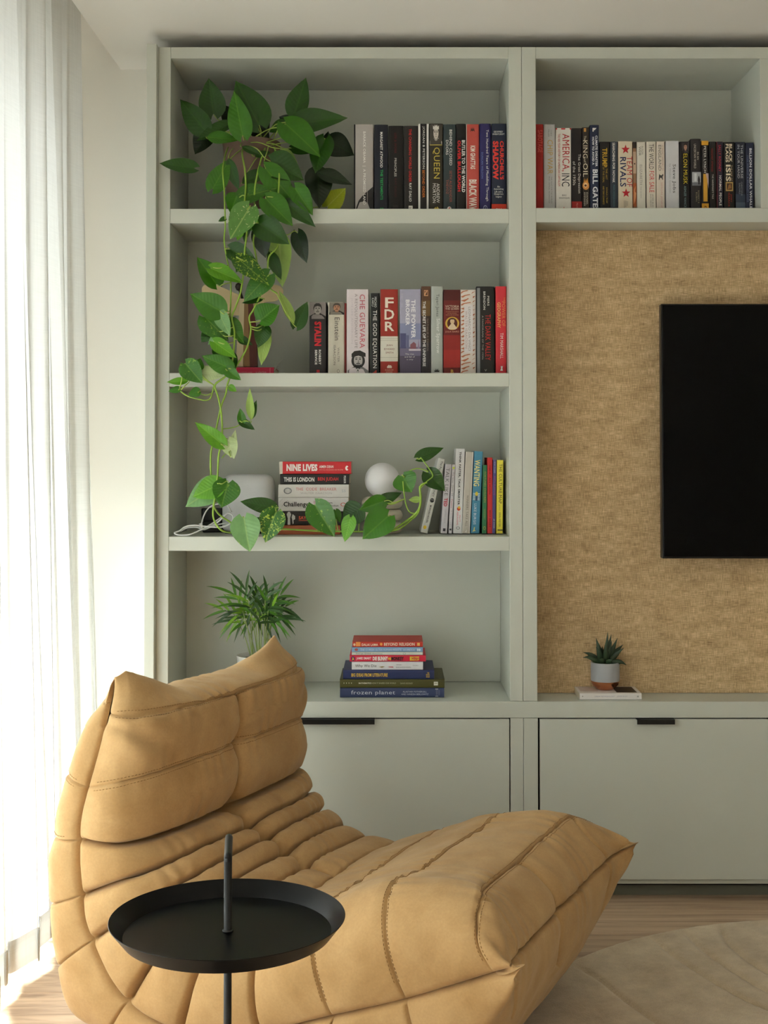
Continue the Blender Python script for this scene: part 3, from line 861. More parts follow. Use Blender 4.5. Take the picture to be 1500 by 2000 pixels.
LM = {
    'k': leaf_mat('leaf_deep_green', rgb(20, 42, 14), rgb(34, 62, 22)),
    'd': leaf_mat('leaf_dark_green', rgb(38, 82, 14), rgb(56, 100, 28)),
    'm': leaf_mat('leaf_green', rgb(60, 120, 18), rgb(94, 150, 44)),
    'b': leaf_mat('leaf_bright_green', rgb(96, 160, 24), rgb(136, 190, 62)),
    'v': leaf_mat('leaf_variegated', rgb(56, 112, 24), rgb(110, 154, 56), rgb(140, 176, 66), .62),
    'y': leaf_mat('leaf_yellow_marbled', rgb(46, 100, 18), rgb(140, 176, 64), rgb(170, 194, 74), .54),
    'w': leaf_mat('leaf_cream_patched', rgb(92, 140, 62), rgb(170, 195, 110), rgb(220, 222, 164), .62),
    'g': leaf_mat('leaf_grey_green_sheen', rgb(122, 168, 104), rgb(160, 196, 120), rgb(164, 196, 100), .66),
    'l': leaf_mat('leaf_pale_underside', rgb(158, 190, 92), rgb(190, 214, 130), gloss=.5),
    'p': leaf_mat('leaf_whitish_underside', rgb(196, 214, 158), rgb(212, 226, 176), gloss=.55),
    'Y': leaf_mat('leaf_yellowing', rgb(176, 190, 40), rgb(206, 214, 96), gloss=.45),
}
M['vine'] = mat('vine_green', rgb(146, 182, 66), .45, .2, 40)
M['petiole'] = mat('petiole_pale_green', rgb(172, 198, 92), .45, .2, 40)
M['soil'] = mat('potting_soil', rgb(52, 40, 30), .95, .4, 90, .6, 300)

def leaf_mesh(L, Wd, cup, droop, heart, twist):
    """heart-shaped blade from the petiole (origin) along +y, width along x, face along +z"""
    nu, nv = 10, 14
    v = []; uv = []; f = []
    for j in range(nv+1):
        t = j/nv
        # half width profile
        if heart: h = (math.sin(math.pi*min(1, t**.62)))**.85*(1-.18*t)
        else: h = math.sin(math.pi*t**.72)**.95
        tip = max(0, (t-.86)/.14)
        h = h*(1-tip*.35)
        if j == nv: h = 0.004
        if j == 0: h = .05 if not heart else .22
        for i in range(nu+1):
            s = i/nu*2-1
            x = s*h*Wd/2
            back = (-.10*L*(abs(s)**1.5)*(1-t)**3*1.6) if heart else 0
            y = t*L+back
            z = -droop*L*(t**2)+cup*abs(x)*(1-.2*t)-.10*abs(s)**2*h*Wd*.2+.012*L*math.sin(t*9+s*2.3)*abs(s)
            x2 = x*math.cos(twist*t)-z*math.sin(twist*t)*.3
            v.append((x2, y, z+x*math.sin(twist*t)*.5)); uv.append((.5+s*.5*max(h, .02), t))
    n1 = nu+1
    for j in range(nv):
        for i in range(nu):
            f.append((j*n1+i, j*n1+i+1, (j+1)*n1+i+1, (j+1)*n1+i))
    me = pyd('leaf', v, f)
    ul = me.uv_layers.new(name='UVMap')
    for lp in me.loops: ul.data[lp.index].uv = uv[lp.vertex_index]
    return me
def add_leaf(parent, org, B, T, wpx, tone, face, heart=True, cup=.25, droop=.06, twist=0.0, name='leaf'):
    """blade with petiole at B and tip at T (room coordinates), its face turned towards `face`"""
    B = Vector(B); T = Vector(T)
    y = (T-B); L = y.length; y.normalize()
    f_ = Vector(face); z = (f_-y*f_.dot(y)).normalized(); x = y.cross(z)
    me = leaf_mesh(L, wpx, cup, droop, heart, twist)
    o = link(name, me, LM[tone], parent, smooth=True)
    mt = Matrix((x, y, z)).transposed().to_4x4(); mt.translation = B-Vector(org)
    o.matrix_basis = mt
    return o

# ------------------------------------------------------------------ the trailing plant
PL = [  # base x,y  tip x,y  width  tone  depth (m behind the shelf fronts)  [tilt]
    (416.7, 220, 408, 157, 42, 'd', .10), (398.7, 253, 354, 197, 38, 'd', .07), (443, 246, 385, 270, 28, 'd', .06), (406, 268, 464, 273, 24, 'm', .03),
    (406, 258, 382, 299, 36, 'k', .12), (457, 241, 434, 205, 27, 'k', .2), (473, 260, 457, 181, 38, 'm', .02), (504, 240, 463, 163, 56, 'd', .06),
    (576.7, 219, 596, 156, 37, 'd', .07), (582, 242, 672, 230, 42, 'd', .06), (561, 245, 622, 299, 52, 'm', .01), (556, 243, 527, 256, 23, 'd', .1),
    (570, 240, 546, 228, 20, 'k', .18), (512, 225, 523, 257, 20, 'k', .2), (506, 246, 525, 275, 19, 'k', .16), (494, 236, 503, 282, 32, 'k', .2),
    (644, 277, 689, 300, 44, 'k', .1), (636, 290, 641, 258, 20, 'k', .12), (634, 275, 617, 335, 40, 'd', .06), (572, 290, 612, 297, 18, 'd', .05),
    (550, 292, 580, 320, 15, 'l', .03), (532, 317, 589, 349, 50, 'd', .01), (522, 333, 576, 395, 40, 'm', -.01), (577, 369, 609, 417, 32, 'm', -.03),
    (621, 338, 624, 402, 44, 'k', .06), (621, 336, 683, 357, 24, 'k', .03), (641, 402, 673, 370, 36, 'Y', .08), (522, 391, 569, 437, 42, 'm', -.05),
    (553, 391, 612, 440, 26, 'd', -.035), (472, 386, 535, 367, 36, 'v', -.02), (376.7, 328, 315, 319, 27, 'd', -.03), (417, 366, 447, 313, 33, 'm', .0),
    (447, 312, 464, 368, 19, 'd', .01), (475, 357, 526, 330, 22, 'd', .03), (474, 287, 512, 304, 11, 'd', .05), (499, 305, 527, 297, 11, 'd', .05),
    (462, 384, 451, 414, 32, 'm', -.03), (486, 408, 452, 464, 46, 'w', -.075), (440, 427, 427, 432, 9, 'd', -.045), (505, 424, 490, 449, 24, 'b', -.04),
    (486, 432, 476, 470, 18, 'd', -.04), (508, 438, 561, 473, 42, 'd', -.06), (510, 449, 517, 500, 34, 'k', -.035), (470, 452, 464, 469, 13, 'b', -.04),
    (546, 471, 549, 556, 44, 'l', .02), (582, 458, 597, 510, 28, 'k', .0), (527, 492, 548, 543, 19, 'd', .0), (452, 488, 500, 512, 32, 'd', -.04),
    (479, 499, 461, 530, 18, 'd', -.03), (421, 553, 388, 504, 36, 'm', -.05), (416, 526, 471, 548, 27, 'b', -.06), (467, 507, 522, 553, 34, 'y', -.06),
    (523, 539, 478, 585, 36, 'v', -.05), (512, 585, 474, 590, 12, 'd', -.03), (430, 607, 375, 576, 42, 'm', -.06), (427, 611, 448, 653, 24, 'g', -.06),
    (402, 621, 443, 662, 40, 'v', -.05), (411, 649, 394, 667, 22, 'd', -.035), (426, 655, 407, 672, 14, 'g', -.045), (420, 669, 459, 697, 24, 'b', -.07),
    (446, 629, 475, 666, 28, 'm', -.04), (469, 662, 492, 673, 14, 'd', -.03), (511, 624, 543, 597, 43, 'm', -.04), (573, 628, 547, 570, 15, 'l', -.01),
    (580, 636, 599, 592, 26, 'd', .0), (516, 640, 505, 676, 27, 'd', -.02), (522, 645, 509, 709, 21, 'l', .0), (447, 718, 397, 696, 29, 'm', -.06),
    (424, 680, 448, 707, 24, 'd', -.045), (455, 694, 459, 721, 15, 'd', -.035), (364, 712, 393, 746, 35, 'v', -.07), (387, 719, 391, 701, 20, 'm', -.055),
    (366, 744, 328, 746, 12, 'b', -.05), (391, 728, 435, 734, 25, 'p', -.05), (443, 722, 469, 741, 19, 'm', -.06), (449, 755, 461, 764, 11, 'b', -.045),
    (350, 760, 330, 764, 12, 'm', -.05), (388, 764, 369, 771, 17, 'm', -.05), (491, 818, 487, 762, 13, 'l', -.02), (490, 818, 500, 784, 13, 'd', -.018),
    (473, 824, 469, 799, 14, 'm', -.03), (471, 823, 496, 838, 14, 'd', -.03), (432, 866, 384, 827, 26, 'b', -.06), (446, 861, 456, 894, 27, 'p', -.03),
    (452, 888, 459, 842, 14, 'p', -.025), (428, 946, 379, 969, 37, 'b', -.045), (426, 948, 366, 987, 44, 'g', -.03), (445, 945, 433, 989, 44, 'v', -.05),
    (531, 991, 473, 979, 26, 'd', -.02), (477, 1015, 487, 1074, 47, 'g', -.055), (538, 1003, 518, 1056, 42, 'y', -.05), (539, 989, 531, 1001, 12, 'y', -.04),
    (500, 1016, 516, 1027, 14, 'd', .03), (617, 989, 651, 1045, 44, 'v', -.05), (656, 998, 664, 1019, 13, 'm', -.015), (702, 994, 672, 1022, 41, 'd', .0),
    (684, 1014, 674, 1056, 25, 'b', -.05), (747, 980, 704, 995, 28, 'm', -.01), (744, 980, 782, 963, 20, 'd', .01), (739, 985, 724, 1013, 19, 'd', .02),
    (741, 984, 751, 1001, 14, 'p', .03), (756, 1010, 711, 1050, 48, 'm', -.04), (787, 931, 803, 960, 40, 'm', -.01), (817, 976, 799, 976, 11, 'l', .0),
    (819, 893, 863, 874, 22, 'd', .03), (836, 924, 867, 957, 31, 'd', .0),
]
VINES = [
    ([(476, 282), (473, 300), (478, 330), (480, 360), (478, 400), (481, 430), (482, 455), (478, 490), (476, 530), (470, 570), (460, 600), (453, 620), (458, 650), (456, 690), (452, 710), (440, 735), (420, 752), (426, 775), (432, 805), (434, 840), (433, 865), (427, 890), (425, 930), (421, 965), (416, 1000), (420, 1020), (433, 1036), (452, 1040), (475, 1039)], .0022, -.05),
    ([(446, 286), (441, 300), (435, 330), (438, 370), (439, 400), (440, 440), (438, 470), (443, 505), (450, 540), (451, 580), (449, 620)], .0018, -.045),
    ([(520, 282), (505, 330), (497, 380), (500, 440), (495, 470), (500, 500), (505, 530), (515, 557), (507, 580), (495, 605), (487, 620), (490, 645), (482, 680), (462, 715), (446, 745), (441, 770), (433, 790), (425, 825), (420, 850), (412, 885), (412, 930), (413, 970), (424, 1000), (447, 1018), (462, 1026), (500, 1031), (550, 1033), (620, 1037), (680, 1038), (740, 1038), (775, 1035), (800, 1018), (817, 1000), (822, 975), (821, 950), (834, 942)], .0022, -.035),
    ([(535, 284), (545, 330), (543, 400), (543, 470), (540, 485), (526, 500), (523, 520), (524, 556), (530, 566), (541, 573)], .0022, -.03),
    ([(763, 1038), (790, 1020), (812, 1003), (821, 985), (820, 950)], .0026, -.03),
    ([(820, 955), (834, 940), (845, 930), (838, 915), (822, 894)], .0014, -.01),
    ([(790, 933), (797, 922), (815, 915), (836, 920)], .0014, -.01),
    ([(812, 1003), (800, 1000), (793, 985), (789, 962), (787, 940)], .0016, -.015),
    ([(434, 838), (450, 836), (464, 832), (476, 822)], .0013, -.03),
    ([(433, 895), (441, 886), (451, 880)], .0013, -.03),
    ([(418, 752), (412, 776), (402, 782), (385, 779), (365, 773), (350, 762)], .0016, -.045),
    ([(414, 768), (402, 772), (388, 768)], .0010, -.045),
]
def shelf_z_min(px, py): return None
def pothos():
    Y0 = .165
    pot_z = SH[0][1]+.0005
    c = atY(491, 405, Y0); org = (float(c[0]), Y0, pot_z)
    root = thing('trailing_pothos', 'long trailing green vine plant in a brown pot on the top shelf, hanging down', 'plant', org)
    k = 1/PXM(Y0)
    top = float(atY(491, 280, Y0)[2])-pot_z
    r1, r0 = 57*k, 46*k
    prof = [(.001, 0), (r0-.004, 0), (r0, .004), (r1-.002, top-.014), (r1, top-.004), (r1, top), (r1-.005, top), (r1-.007, top-.012), (r0*.9+.002, top-.02), (.001, top-.02)]
    pt = link('pot', lathe_mesh('pot', prof, 64), M['brownpot'], root, smooth=True); pt.data.set_sharp_from_angle(angle=math.radians(40))
    sp = [(r1*.88*math.sqrt(i/10), top-.018+.004*R.random()) for i in range(11)]
    sp[0] = (.001, sp[0][1])
    link('soil', lathe_mesh('soil', sp, 40, False, False), M['soil'], root, smooth=True)
    allv = []
    ov = np.array(org)
    for pts, r, dep in VINES:
        W = []
        for i, (px, py) in enumerate(pts):
            Y = dep
            if py < 300: Y = .12
            elif py < 330: Y = .06
            elif py < 395: Y = min(.0, dep+.03) if py < 370 else -.02
            if 1020 < py: Y = min(dep, -.012)+.0
            if 1016 < py < 1048 and px > 440: Y = .02 if px > 480 else -.008
            W.append(atY(px, py, Y))
        P = smooth_path(W, 6*len(W))
        if 'floor' and True:
            zs = SH[2][1]+r*1.2+.0008
            m_ = (P[:, 1] > -.004) & (P[:, 2] < zs) & (P[:, 2] > zs-.05); P[m_, 2] = zs
        tube('vine', P-ov, r*1.2, M['vine'], root, 7)
        allv.append(P)
    allp = np.vstack(allv)
    rg = random.Random(21)
    crown = atY(492, 284, .15)
    for (bx, by, tx, ty, wpx, tone, dep) in PL:
        L2 = math.hypot(tx-bx, ty-by)
        # blades lean in depth: tips come forward when they hang, backward when they stand
        sl = rg.uniform(-.25, .35)*L2/PXM(dep)
        dT = -.4*abs(sl) if dep < -.01 else sl*.5
        Tp = atY(tx, ty, dep+dT); Bp = atY(bx, by, dep)
        face = (rg.uniform(-.4, .3), -1, rg.uniform(.05, .5))
        narrow = wpx < .42*L2
        ext = (Tp-Bp)*.07; Tp = Tp+ext; Bp = Bp-ext*.6
        lf = add_leaf(root, org, Bp, Tp, wpx*1.34/PXM(dep), tone, face, heart=not narrow, cup=rg.uniform(.12, .42), droop=rg.uniform(-.02, .10), twist=rg.uniform(-.25, .25))
        # petiole to the nearest stem (or to the pot's rim)
        d = np.linalg.norm((allp-Bp)*np.array([1, .6, 1]), axis=1)
        i = int(np.argmin(d)); q = allp[i]
        if by < 385 or d[i] > .11:
            if by < 390: q = crown+np.array([rg.uniform(-.06, .06), rg.uniform(-.05, .03), -.01])
        dv = q-Bp; ln = np.linalg.norm(dv)
        if .004 < ln < .22:
            mid = Bp+dv*.5+np.array([0, -.012, -.10*ln if by > 400 else .08*ln])
            start = Bp-(Tp-Bp)/np.linalg.norm(Tp-Bp)*.002
            inv = lf.matrix_basis.inverted()
            pts = [np.array(inv@Vector(p-np.array(org))) for p in smooth_path([start, Bp+dv*.15-(Tp-Bp)*.08, mid, q], 12)]
            tube('petiole', pts, .0013, M['petiole'], lf, 5, .0018)
    return root
M['brownpot'] = mat('matt_brown_clay', rgb(136, 112, 98), .7, .05, 12, .15, 200)
pothos()

# ------------------------------------------------------------------ parlour palm behind the chair
def palm():
    Y0 = .17
    c = atZ(507, 1345, CT1); z0 = CT1+.0005
    c = atY(508, 1300, Y0); org = (float(c[0]), Y0, z0)
    root = thing('potted_palm', 'small feathery green palm in a ribbed white pot behind the chair back', 'plant', org)
    k = 1/PXM(Y0)
    top = float(atY(507, 1279, Y0)[2])-z0; r = 46*k
    n = 120; prof = [(.001, 0), (r*.80, 0), (r*.84, .004), (r, top-.003), (r, top), (r-.004, top), (r-.006, top-.008), (r-.010, top-.016), (.001, top-.016)]
    me = lathe_mesh('pot', prof, n)
    for v in me.vertices:
        q = math.hypot(v.co.x, v.co.y)
        if q > r*.79 and v.co.z < top-.002:
            a = math.atan2(v.co.y, v.co.x); s = 1-.022*abs(math.cos(a*20)); v.co.x *= s; v.co.y *= s
    link('pot', me, mat('ribbed_white_glaze', rgb(226, 224, 218), .35, .02, 8), root, smooth=True).data.set_sharp_from_angle(angle=math.radians(50))
    link('soil', lathe_mesh('soil', [(.001, top-.012), (r*.5, top-.009), (r*.9, top-.012)], 30, False, False), M['soil'], root, smooth=True)
    rg = random.Random(5)
    lm = [mat('palm_leaf_%s' % n_, c_, .4, .25, 60) for n_, c_ in (('dark', rgb(44, 82, 26)), ('mid', rgb(76, 130, 32)), ('bright', rgb(124, 174, 46)))]
    stem_m = mat('palm_stem', rgb(146, 164, 92), .5, .15, 50)
    ov = np.array(org)
    def leaflet(P, d, L, w_, m):
        d = d/np.linalg.norm(d)
        s = np.cross(d, np.array([0.1, -1, .35])); s /= np.linalg.norm(s)
        v = []; f = []
        nb = 6
        up = np.cross(s, d)
        for i in range(nb+1):
            t = i/nb
            h = w_*math.sin(math.pi*min(1, .12+.88*t**.8))*.5 if i < nb else .0002
            q = P+d*L*t+np.array([0, 0, -.22*L*t*t])
            v += [q-s*h+up*h*.25, q-up*0, q+s*h+up*h*.25]
        for i in range(nb):
            b = i*3
            f += [(b, b+1, b+4, b+3), (b+1, b+2, b+5, b+4)]
        o = link('leaflet', pyd('leaflet', np.array(v)-ov, f), m, root, smooth=True)
    px2 = k
    # fronds: stem foot x, crown point (px), direction of the frond, count, length px
    fr = [(492, 455, 1196, -1.0, .25, 7, 44, 2), (496, 470, 1178, -.6, .8, 8, 46, 1), (500, 484, 1172, -.25, 1, 8, 44, 0), (505, 500, 1176, .1, 1, 8, 38, 0), (510, 518, 1172, .35, 1, 7, 42, 0),
          (514, 532, 1176, .8, .7, 8, 44, 1), (512, 540, 1188, 1, .25, 8, 46, 0), (508, 535, 1204, 1, -.2, 8, 44, 0), (500, 474, 1206, -.9, -.35, 8, 38, 0), (503, 497, 1196, -.1, .5, 9, 36, 2),
          (506, 512, 1198, .2, .6, 9, 36, 0), (497, 486, 1202, -.3, .4, 8, 34, 2), (509, 524, 1192, .5, .5, 9, 36, 0), (494, 492, 1212, -.5, -.1, 6, 30, 1), (515, 520, 1210, .6, -.1, 7, 32, 0), (504, 506, 1186, 0, 1, 8, 34, 1)]
    for (fx, cx_, cy_, dx, dz, nlf, ln, tone) in fr:
        yy = Y0+rg.uniform(-.045, .045)
        foot = np.array([org[0]+(fx-504)*1.5*k, Y0+rg.uniform(-.03, .03), z0+top-.014])
        cr = atY(cx_, cy_, yy)
        mid = foot*.5+cr*.5+np.array([-(cx_-fx)*.12*k, 0, 0])
        tube('stem', smooth_path([foot, mid, cr], 14)-ov, .0019, stem_m, root, 6, .0012)
        d = np.array([dx, rg.uniform(-.5, .3), dz]); d /= np.linalg.norm(d)
        rach = 26*k
        for i in range(nlf):
            t = i/(nlf-1)
            base = cr+d*rach*(t-.5)*1.6
            sgn = 1 if i % 2 else -1
            perp = np.array([-d[2], rg.uniform(-.5, .1), d[0]])
            dd = d*(.55+.5*t)+perp*sgn*(.95-.55*t)+np.array([rg.uniform(-.1, .1), rg.uniform(-.35, .1), rg.uniform(-.1, .1)])
            leaflet(base, dd, ln*k*rg.uniform(.95, 1.4), 5.6*k, lm[tone if rg.random() < .75 else rg.choice([0, 1, 2])])
palm()

# ------------------------------------------------------------------ succulent on a white book, on the worktop before the woven panel
def succulent(book_top, Yc):
    c = atY(1182, 1345, Yc); org = (float(c[0]), Yc, book_top)
    root = thing('potted_succulent', 'spiky dark green succulent in a small grey and copper pot standing on a white book', 'plant', org)
    k = 1/PXM(Yc)
    r = 27.7*k; h = float(atY(1182, 1293, Yc)[2])-book_top; hc = float(atY(1182, 1329, Yc)[2])-book_top
    low = [(.001, 0), (r*.48, 0), (r*.60, .002), (r*.80, .010), (r*.93, hc*.62), (r*.985, hc)]
    up = [(r*.985, hc), (r, hc+.004), (r, h-.002), (r-.001, h), (r-.004, h), (r-.005, h-.01), (.001, h-.01)]
    link('copper_base', lathe_mesh('copper_base', low, 64, True, False), mat('brushed_copper', rgb(206, 142, 104), .27, .1, 30, .1, 400, metal=1.0), root, smooth=True)
    link('pot', lathe_mesh('pot', up, 64, False, True), mat('matt_grey_glaze', rgb(168, 170, 174), .55, .02, 10), root, smooth=True).data.set_sharp_from_angle(angle=math.radians(45))
    link('soil', lathe_mesh('soil', [(.001, h-.003), (r*.6, h-.004), (r-.005, h-.007)], 30, False, False), M['soil'], root, smooth=True)
    sm = mat('succulent_skin', rgb(44, 66, 42), .42, .3, 40, .2, 200)
    tips = [(1187, 1234, .0, 11), (1194, 1238, .02, 10), (1164, 1246, .02, 12), (1164, 1263, -.02, 14), (1139, 1274, .0, 11), (1138, 1284, -.02, 11), (1206, 1246, .0, 11), (1195, 1251, -.02, 8),
            (1217, 1259, .01, 12), (1219, 1265, -.01, 10), (1224, 1299, -.02, 12), (1170, 1288, -.035, 14), (1196, 1289, -.035, 12), (1184, 1256, -.03, 12), (1176, 1262, .03, 12), (1205, 1280, .02, 12)]
    base = np.array([org[0], Yc, book_top+h-.006])
    for (tx, ty, dy, w_) in tips:
        T = atY(tx, ty, Yc+dy); ctr = base+np.array([(T[0]-base[0])*.12, dy*.3, 0])
        v_ = T-ctr
        mid = ctr+v_*.5+np.array([v_[0]*.10, dy*.2, .10*abs(v_[0])+.004])
        P = smooth_path([ctr, mid, T], 9)
        v = []; f = []
        n = 8
        for i, p in enumerate(P):
            t = i/(len(P)-1)
            d = P[min(i+1, len(P)-1)]-P[max(i-1, 0)]; d /= np.linalg.norm(d)
            s = np.cross(d, [0, -1, .2]); s /= np.linalg.norm(s); u = np.cross(s, d)
            hw = w_*k*.5*(1-t**1.6)*(.8+.4*math.sin(math.pi*min(1, t+.2)))+.0003
            for q in range(n):
                a = 2*math.pi*q/n
                v.append(p+s*hw*math.cos(a)+u*hw*.45*math.sin(a))
        for i in range(len(P)-1):
            for q in range(n):
                q2 = (q+1) % n; f.append((i*n+q, i*n+q2, (i+1)*n+q2, (i+1)*n+q))
        f.append(tuple((len(P)-1)*n+q for q in range(n))); f.append(tuple(range(n-1, -1, -1)))
        link('leaf', pyd('leaf', np.array(v)-np.array(org), f), sm, root, smooth=True)
# ================================================================== books
# every box below is given in a crop of the frame: (origin x, origin y, pixels per unit)
ZA = (680, 220, .22); ZB = (1030, 220, .16); ZC = (1250, 220, 1/6); ZD = (590, 540, .14); ZE = (800, 540, .14); ZF = (800, 860, .14); ZG = (520, 880, .2); ZH = (640, 1220, 1/6)
_texts = {}
def text_geo(s, bold):
    k = (s, bold)
    if k in _texts: return _texts[k]
    cu = bpy.data.curves.new('lettering', 'FONT'); cu.body = s; cu.size = 1; cu.resolution_u = 2; cu.offset = bold
    cu.space_character = 1.05
    ob = bpy.data.objects.new('lettering', cu)
    me = ob.to_mesh()
    v = np.array([x.co[:] for x in me.vertices]); f = [tuple(p.vertices) for p in me.polygons]
    ob.to_mesh_clear(); bpy.data.objects.remove(ob); bpy.data.curves.remove(cu)
    mn = v.min(0); mx = v.max(0)
    v = (v-mn)/np.maximum(mx-mn, 1e-6)
    _texts[k] = (v[:, 0], v[:, 1], f); return _texts[k]
def quad(): return [(0, 0), (1, 0), (1, 1), (0, 1)]
def shape_pts(kind, *a):
    if kind == 'rect':      # split in columns so that it can follow a rounded spine
        n = 8
        v = [(i/n, j) for i in range(n+1) for j in (0, 1)]; f = [(2*i, 2*i+2, 2*i+3, 2*i+1) for i in range(n)]
        return v, f
    if kind == 'ell':
        n = 28; return [(.5+.5*math.cos(2*math.pi*i/n), .5+.5*math.sin(2*math.pi*i/n)) for i in range(n)], [tuple(range(n))]
    if kind == 'star':
        v = [(.5+(.5 if i % 2 == 0 else .21)*math.sin(math.pi*i/5), .5+(.5 if i % 2 == 0 else .21)*math.cos(math.pi*i/5)) for i in range(10)]
        return v, [tuple(range(9, -1, -1))]
    if kind == 'poly': return list(a[0]), [tuple(range(len(a[0])))]
    if kind == 'ring':
        n = 32; v = []
        for i in range(n):
            c, s = math.cos(2*math.pi*i/n), math.sin(2*math.pi*i/n); v += [(.5+.5*c, .5+.5*s), (.5+.36*c, .5+.36*s)]
        return v, [(2*i, (2*i+2) % (2*n), (2*i+3) % (2*n), 2*i+1) for i in range(n)]
def book(zm, x0, x1, yt, yb, Y, col, label, group, T=(), S=(), depth=.15, hard=False, lying=False, base=None, xb=None, rough=.5, paper=None, cover2=None, name='book', yaw=0.0, pages_left=False, spine_of=None):
    """x0..x1 / yt..yb: the spine in crop units; T: lettering (text, colour, dir, xa, xb, ya, yb[, bold]); S: printed shapes (kind, colour, xa, xb, ya, yb[, extra])"""
    ox, oy, k = zm
    px = lambda x: ox+k*x
    py = lambda y: oy+k*y
    A = atY(px(x0), py(yt), Y); Bq = atY(px(x1), py(yb), Y)
    w = float(Bq[0]-A[0]); ztop = float(A[2]); zbot = base if base is not None else float(Bq[2])
    h = ztop-zbot
    lean = 0.0
    if xb is not None: lean = math.atan2((xb-x0)*k, (yb-yt)*k)       # foot shifted by xb-x0
    foot = atY(px(xb if xb is not None else x0), py(yb), Y)
    root = thing(name, label, 'book', (float(foot[0]) if xb is not None else float(A[0]), Y, zbot), (0, -lean, yaw), group)
    if lean:
        h = h/math.cos(lean)
        if lean < 0: root.location.z = zbot
        root.location.z += w*math.sin(-lean)
    bt = (.0024 if hard else .0009); bul = (.0016 if hard else .0004)
    cm_ = ink(*col, rough)
    # local frame: s across the thickness, d into the shelf, l along the height of the book
    th, ln = (h, w) if lying else (w, h)
    over = .003 if hard else .0006
    bt = min(bt, th*.22)
    def fr(s, d, l): return (l, d, s) if lying else (s, d, l)
    # cover: a U-shaped sheet with a slightly rounded spine
    SS = (0, .012, .04, .09, .17, .30, .5, .70, .83, .91, .96, .988, 1)
    def bow(s_): return math.sqrt(max(0, 1-abs(2*s_-1)**(4.0 if hard else 8.0)))
    path = [(0, depth), (0, .0035)] + [(th*s_, .0018-(bul+.0018)*bow(s_)) for s_ in SS] + [(th, .0035), (th, depth)]
    inn = [(bt, depth), (bt, .0045)] + [(bt+(th-2*bt)*s_, .0032-(bul*.6)*bow(s_)) for s_ in SS] + [(th-bt, .0045), (th-bt, depth)]
    v = []; f = []
    for (s, d), (s2, d2) in zip(path, inn):
        v += [fr(s, d, 0), fr(s, d, ln), fr(s2, d2, 0), fr(s2, d2, ln)]
    for i in range(len(path)-1):
        a, b = 4*i, 4*i+4
        f += [(a, b, b+1, a+1), (a+2, a+3, b+3, b+2), (a, a+2, b+2, b), (a+1, b+1, b+3, a+3)]
    f += [(0, 1, 3, 2), (len(v)-4, len(v)-2, len(v)-1, len(v)-3)]
    me = pyd('cover', v, f)
    bm = bmesh.new(); bm.from_mesh(me); bmesh.ops.recalc_face_normals(bm, faces=bm.faces); bm.to_mesh(me); bm.free()
    link('cover', me, cm_, root)
    lo = fr(bt+.0002, .0046, over); hi = fr(th-bt-.0002, depth-over, ln-over)
    link('pages', box_mesh('pages', lo[0], hi[0], lo[1], hi[1], lo[2], hi[2]), paper or M['paper'], root)
    # printing on the spine
    def place(pts, xa, xb_, ya, yb_, layer):
        out = []
        for u, t in pts:
            X = xa+(xb_-xa)*u; Yy = yb_+(ya-yb_)*t
            if xb is not None: X = X+0.0
            fx = (X-x0)/(x1-x0); fz = (yb-Yy)/(yb-yt)
            lx = fx*w; lz = fz*h
            s = (lz if lying else lx)/th
            s = min(.9, max(.1, s))
            d = .0018-(bul+.0018)*bow(s)
            out.append((lx, d-.00022-.00012*layer, lz))
        return out
    def add(nm, pts, faces, c, layer, bx):
        o = link(nm, pyd(nm, place(pts, *bx, layer), faces), ink(*c, .5) if isinstance(c, tuple) else c, root)
        return o
    lay = 0
    for q in S:
        kind, c, xa, xb_, ya, yb_ = q[:6]
        pts, faces = shape_pts(kind, *q[6:7])
        add({'rect': 'printed_band'}.get(kind, 'emblem') if len(q) < 8 else q[7], pts, faces, c, lay, (xa, xb_, ya, yb_)); lay += .6
    for q in T:
        s, c, dr, xa, xb_, ya, yb_ = q[:7]; bold = q[7] if len(q) > 7 else .0
        gx, gy, gf = text_geo(s, bold)
        if dr == 'v': pts = list(zip(gy, 1-gx))        # reads downwards, letters' heads to the right
        else: pts = list(zip(gx, gy))
        add('lettering', pts, gf, c, lay+1, (xa, xb_, ya, yb_))
    return root
